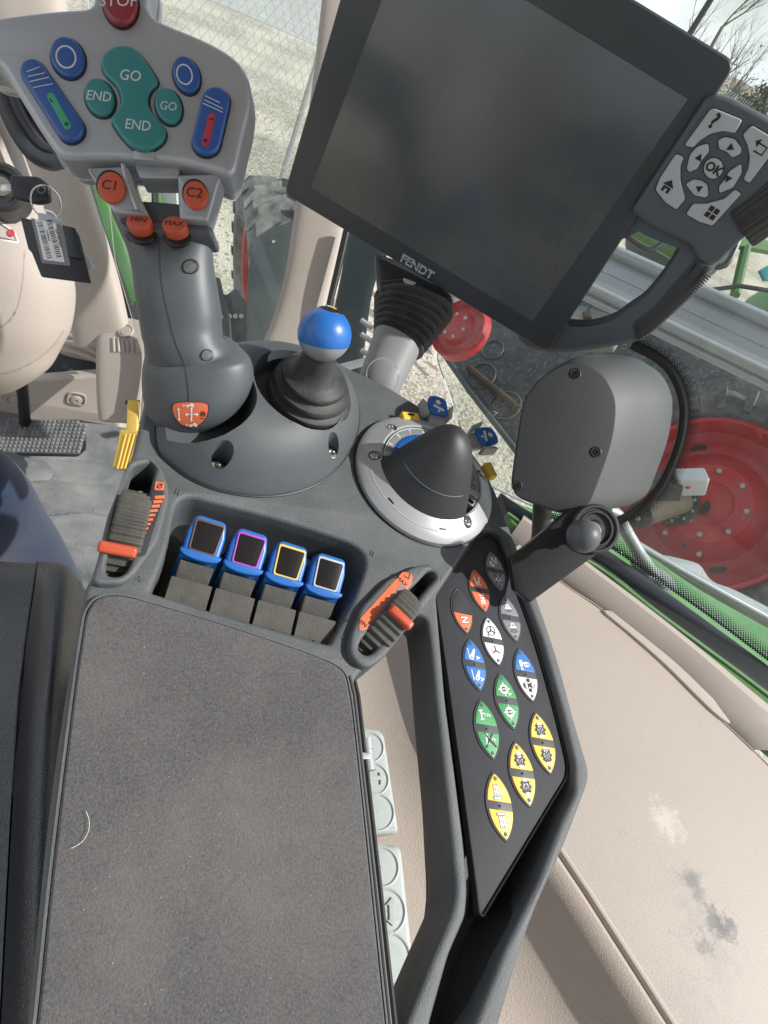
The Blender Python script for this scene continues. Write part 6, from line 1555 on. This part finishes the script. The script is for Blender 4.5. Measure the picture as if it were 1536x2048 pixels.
fk_ = camfr(820, 590, .605, (.05, -.1, -1))
part('front_plate', prism(fk_, rnd(fk_.px([(758, 560), (820, 556), (886, 600), (850, 648), (838, 646), (760, 590)]), .003), -.02, 0, .002), m_dark, T)
part('clip', prism(fk_, rnd(fk_.px([(806, 556), (832, 566), (826, 574), (808, 566)], .001), .001), 0, .002, .0005), m_key, T)

# ------------------------------------------------------------------ rounded dark pod right of the dial hub
T = thing('rounded_pod', 'dark rounded speaker like pod with a flat screwed back plate', 'pod', W(1180, 900, .55))
fp_l = [(1026, 975), (1024, 955), (1033, 890), (1045, 815), (1056, 787), (1087, 752), (1129, 728), (1167, 727), (1206, 750), (1229, 790), (1233, 830), (1223, 892), (1195, 972), (1178, 1008), (1153, 1024), (1120, 1025), (1070, 1008), (1036, 993)]
fpl = cr(fp_l, 4)
dv = (118, -14)
def mixl(k, dx, dy, dep, sc):
    cxx = sum(p[0] for p in fpl)/len(fpl); cyy = sum(p[1] for p in fpl)/len(fpl)
    return [W(cxx + (x-cxx)*sc + dx, cyy + (y-cyy)*sc + dy, dep) for x, y in fpl]
rings = [mixl(0, 1, 0, .514, .93), mixl(0, 0, 0, .512, .985), mixl(0, 3, 0, .514, 1.015), mixl(0, 22, -6, .522, 1.045), mixl(0, 40, -8, .530, 1.045), mixl(0, 75, -12, .548, 1.03), mixl(0, 100, -12, .560, 1.0), mixl(0, 118, -12, .572, .94), mixl(0, 124, -12, .58, .86), mixl(0, 126, -12, .584, .3)]
m_pod = mat('pod_plastic', (.054, .059, .060), .5, .45, bump=.35, bscale=1300, dust=.12, dscale=9, dustcol=(.2, .205, .2, 1))
part('shell', loft(rings), m_pod, T, smooth=45)
fpp = camfr(1130, 880, .5115, (0, 0, -1))
bk = part('back_plate', prism(fpp, cr([tuple(Vector(fpp.uv(x, y))*1.0) for x, y in fp_l], 4), -.0030, .0, .0014, 3), m_slope, T)
for x_, y_ in ((1151, 747), (1192, 904), (1034, 972)):
    u, v = fpp.uv(x_, y_); part('screw', lathe(fpp.sub(u, v, .0), [(.0042, -.001), (.0042, .0006), (.0036, .0008), (.0022, .0004), (.0022, .0012), (.0012, .0012), (.0010, -.0001), (.0002, -.0001)], 24), m_black, bk)
part('stem', limb([(1066, 990, 1104, 1000, .545, 1), (1064, 1040, 1102, 1050, .56, 1), (1062, 1076, 1100, 1082, .57, 1), (1056, 1096, 1092, 1104, .58, 1)], 24, 4), m_dark, T)
# flat arm with the ball
T = thing('ball_mount_arm', 'flat black arm ending in a rubber ring and a black ball', 'mount arm', W(1120, 1130, .53))
fa_ = Fr(W(1190, 1062, .500), c2w((1, 0, 0)), c2w((.12, -.10, -1)))
ap_ = fa_.px([(1020, 1118), (1136, 1022), (1160, 1010), (1200, 1012), (1232, 1040), (1236, 1070), (1216, 1093), (1060, 1206), (1030, 1180)])
part('arm', prism(fa_, rnd(ap_, [.002, .01, .02, .02, .02, .02, .01, .002, .002], 6), -.010, 0, .0015, 3), m_black, T)
u, v = fa_.uv(1188, 1058); q = fa_.sub(u, v)
part('rubber_ring', lathe(q, [(.0185, -.002), (.0188, .003), (.0175, .0046), (.0160, .0046), (.0150, .0030), (.0140, .0030), (.0132, .0038), (.0122, .0038), (.0112, .0016), (.0004, .0014)], 56), m_rub, T)
bc = W(1167, 1072, .470)
part('ball', sphere(bc, .0120, 40, 24), m_grip, T)
part('neck', tube([q.w(0, 0, .001), bc], [.0072, .0055], 20), m_dark, T)
part('collar', lathe(Fr(q.w(.0, 0, .002)*.55 + bc*.45, q.X, (bc-q.o)), [(.0050, -.002), (.0078, -.001), (.0080, .0022), (.0062, .003)], 30), m_metalg, T)
# ------------------------------------------------------------------ rest of the cab, overhead and behind
T = thing('cab_roof', 'beige headliner of the cab roof above the seat', 'roof', (0, .2, 1.72))
fz0 = Fr((0, 0, 1.70), (1, 0, 0), (0, 0, 1))
part('headliner', prism(fz0, rnd([(-.80, -.85), (.80, -.85), (.80, 1.15), (-.80, 1.15)], .08), 0, .09, .03), m_beige, T)
T = thing('rear_wall', 'beige rear cab wall with a wide window behind the seat', 'wall', (0, -.8, 0))
fy0 = Fr((0, -.82, 0), (1, 0, 0), (0, 1, 0)); sgn = 1 if fy0.Y.z > 0 else -1
part('panel', prism(fy0, [rnd([(-.8, 0), (.8, 0), (.8, 1.70*sgn), (-.8, 1.70*sgn)], .01), rnd([(-.62, .78*sgn), (.62, .78*sgn), (.62, 1.55*sgn), (-.62, 1.55*sgn)], .06)], -.04, 0, .005), m_beige, T)
T = thing('seat_backrest', 'black leather backrest of the driver seat', 'seat back', (-.12, -.42, .5))
part('cushion', box(Fr((-.12, -.40, .50), (1, 0, 0), (0, .98, .15)), -.26, .26, -.62 if sgn < 0 else -.02, .02 if sgn < 0 else .62, -.10, 0, .05, .08), m_leather, T)
T = thing('left_door', 'left cab door frame with beige sill and open window', 'door', (-.82, .3, .2))
fd0 = Fr((-.84, 0, 0), (0, 1, 0), (1, 0, 0)); sg2 = 1 if fd0.Y.z > 0 else -1
part('frame', prism(fd0, [[(-.82, 0), (1.1, 0), (1.1, 1.7*sg2), (-.82, 1.7*sg2)], rnd([(-.20, .42*sg2), (.95, .42*sg2), (.95, 1.6*sg2), (-.20, 1.6*sg2)], .08), rnd([(-.72, .62*sg2), (-.30, .62*sg2), (-.30, 1.6*sg2), (-.72, 1.6*sg2)], .05)], -.04, 0, .008), m_beigel, T)
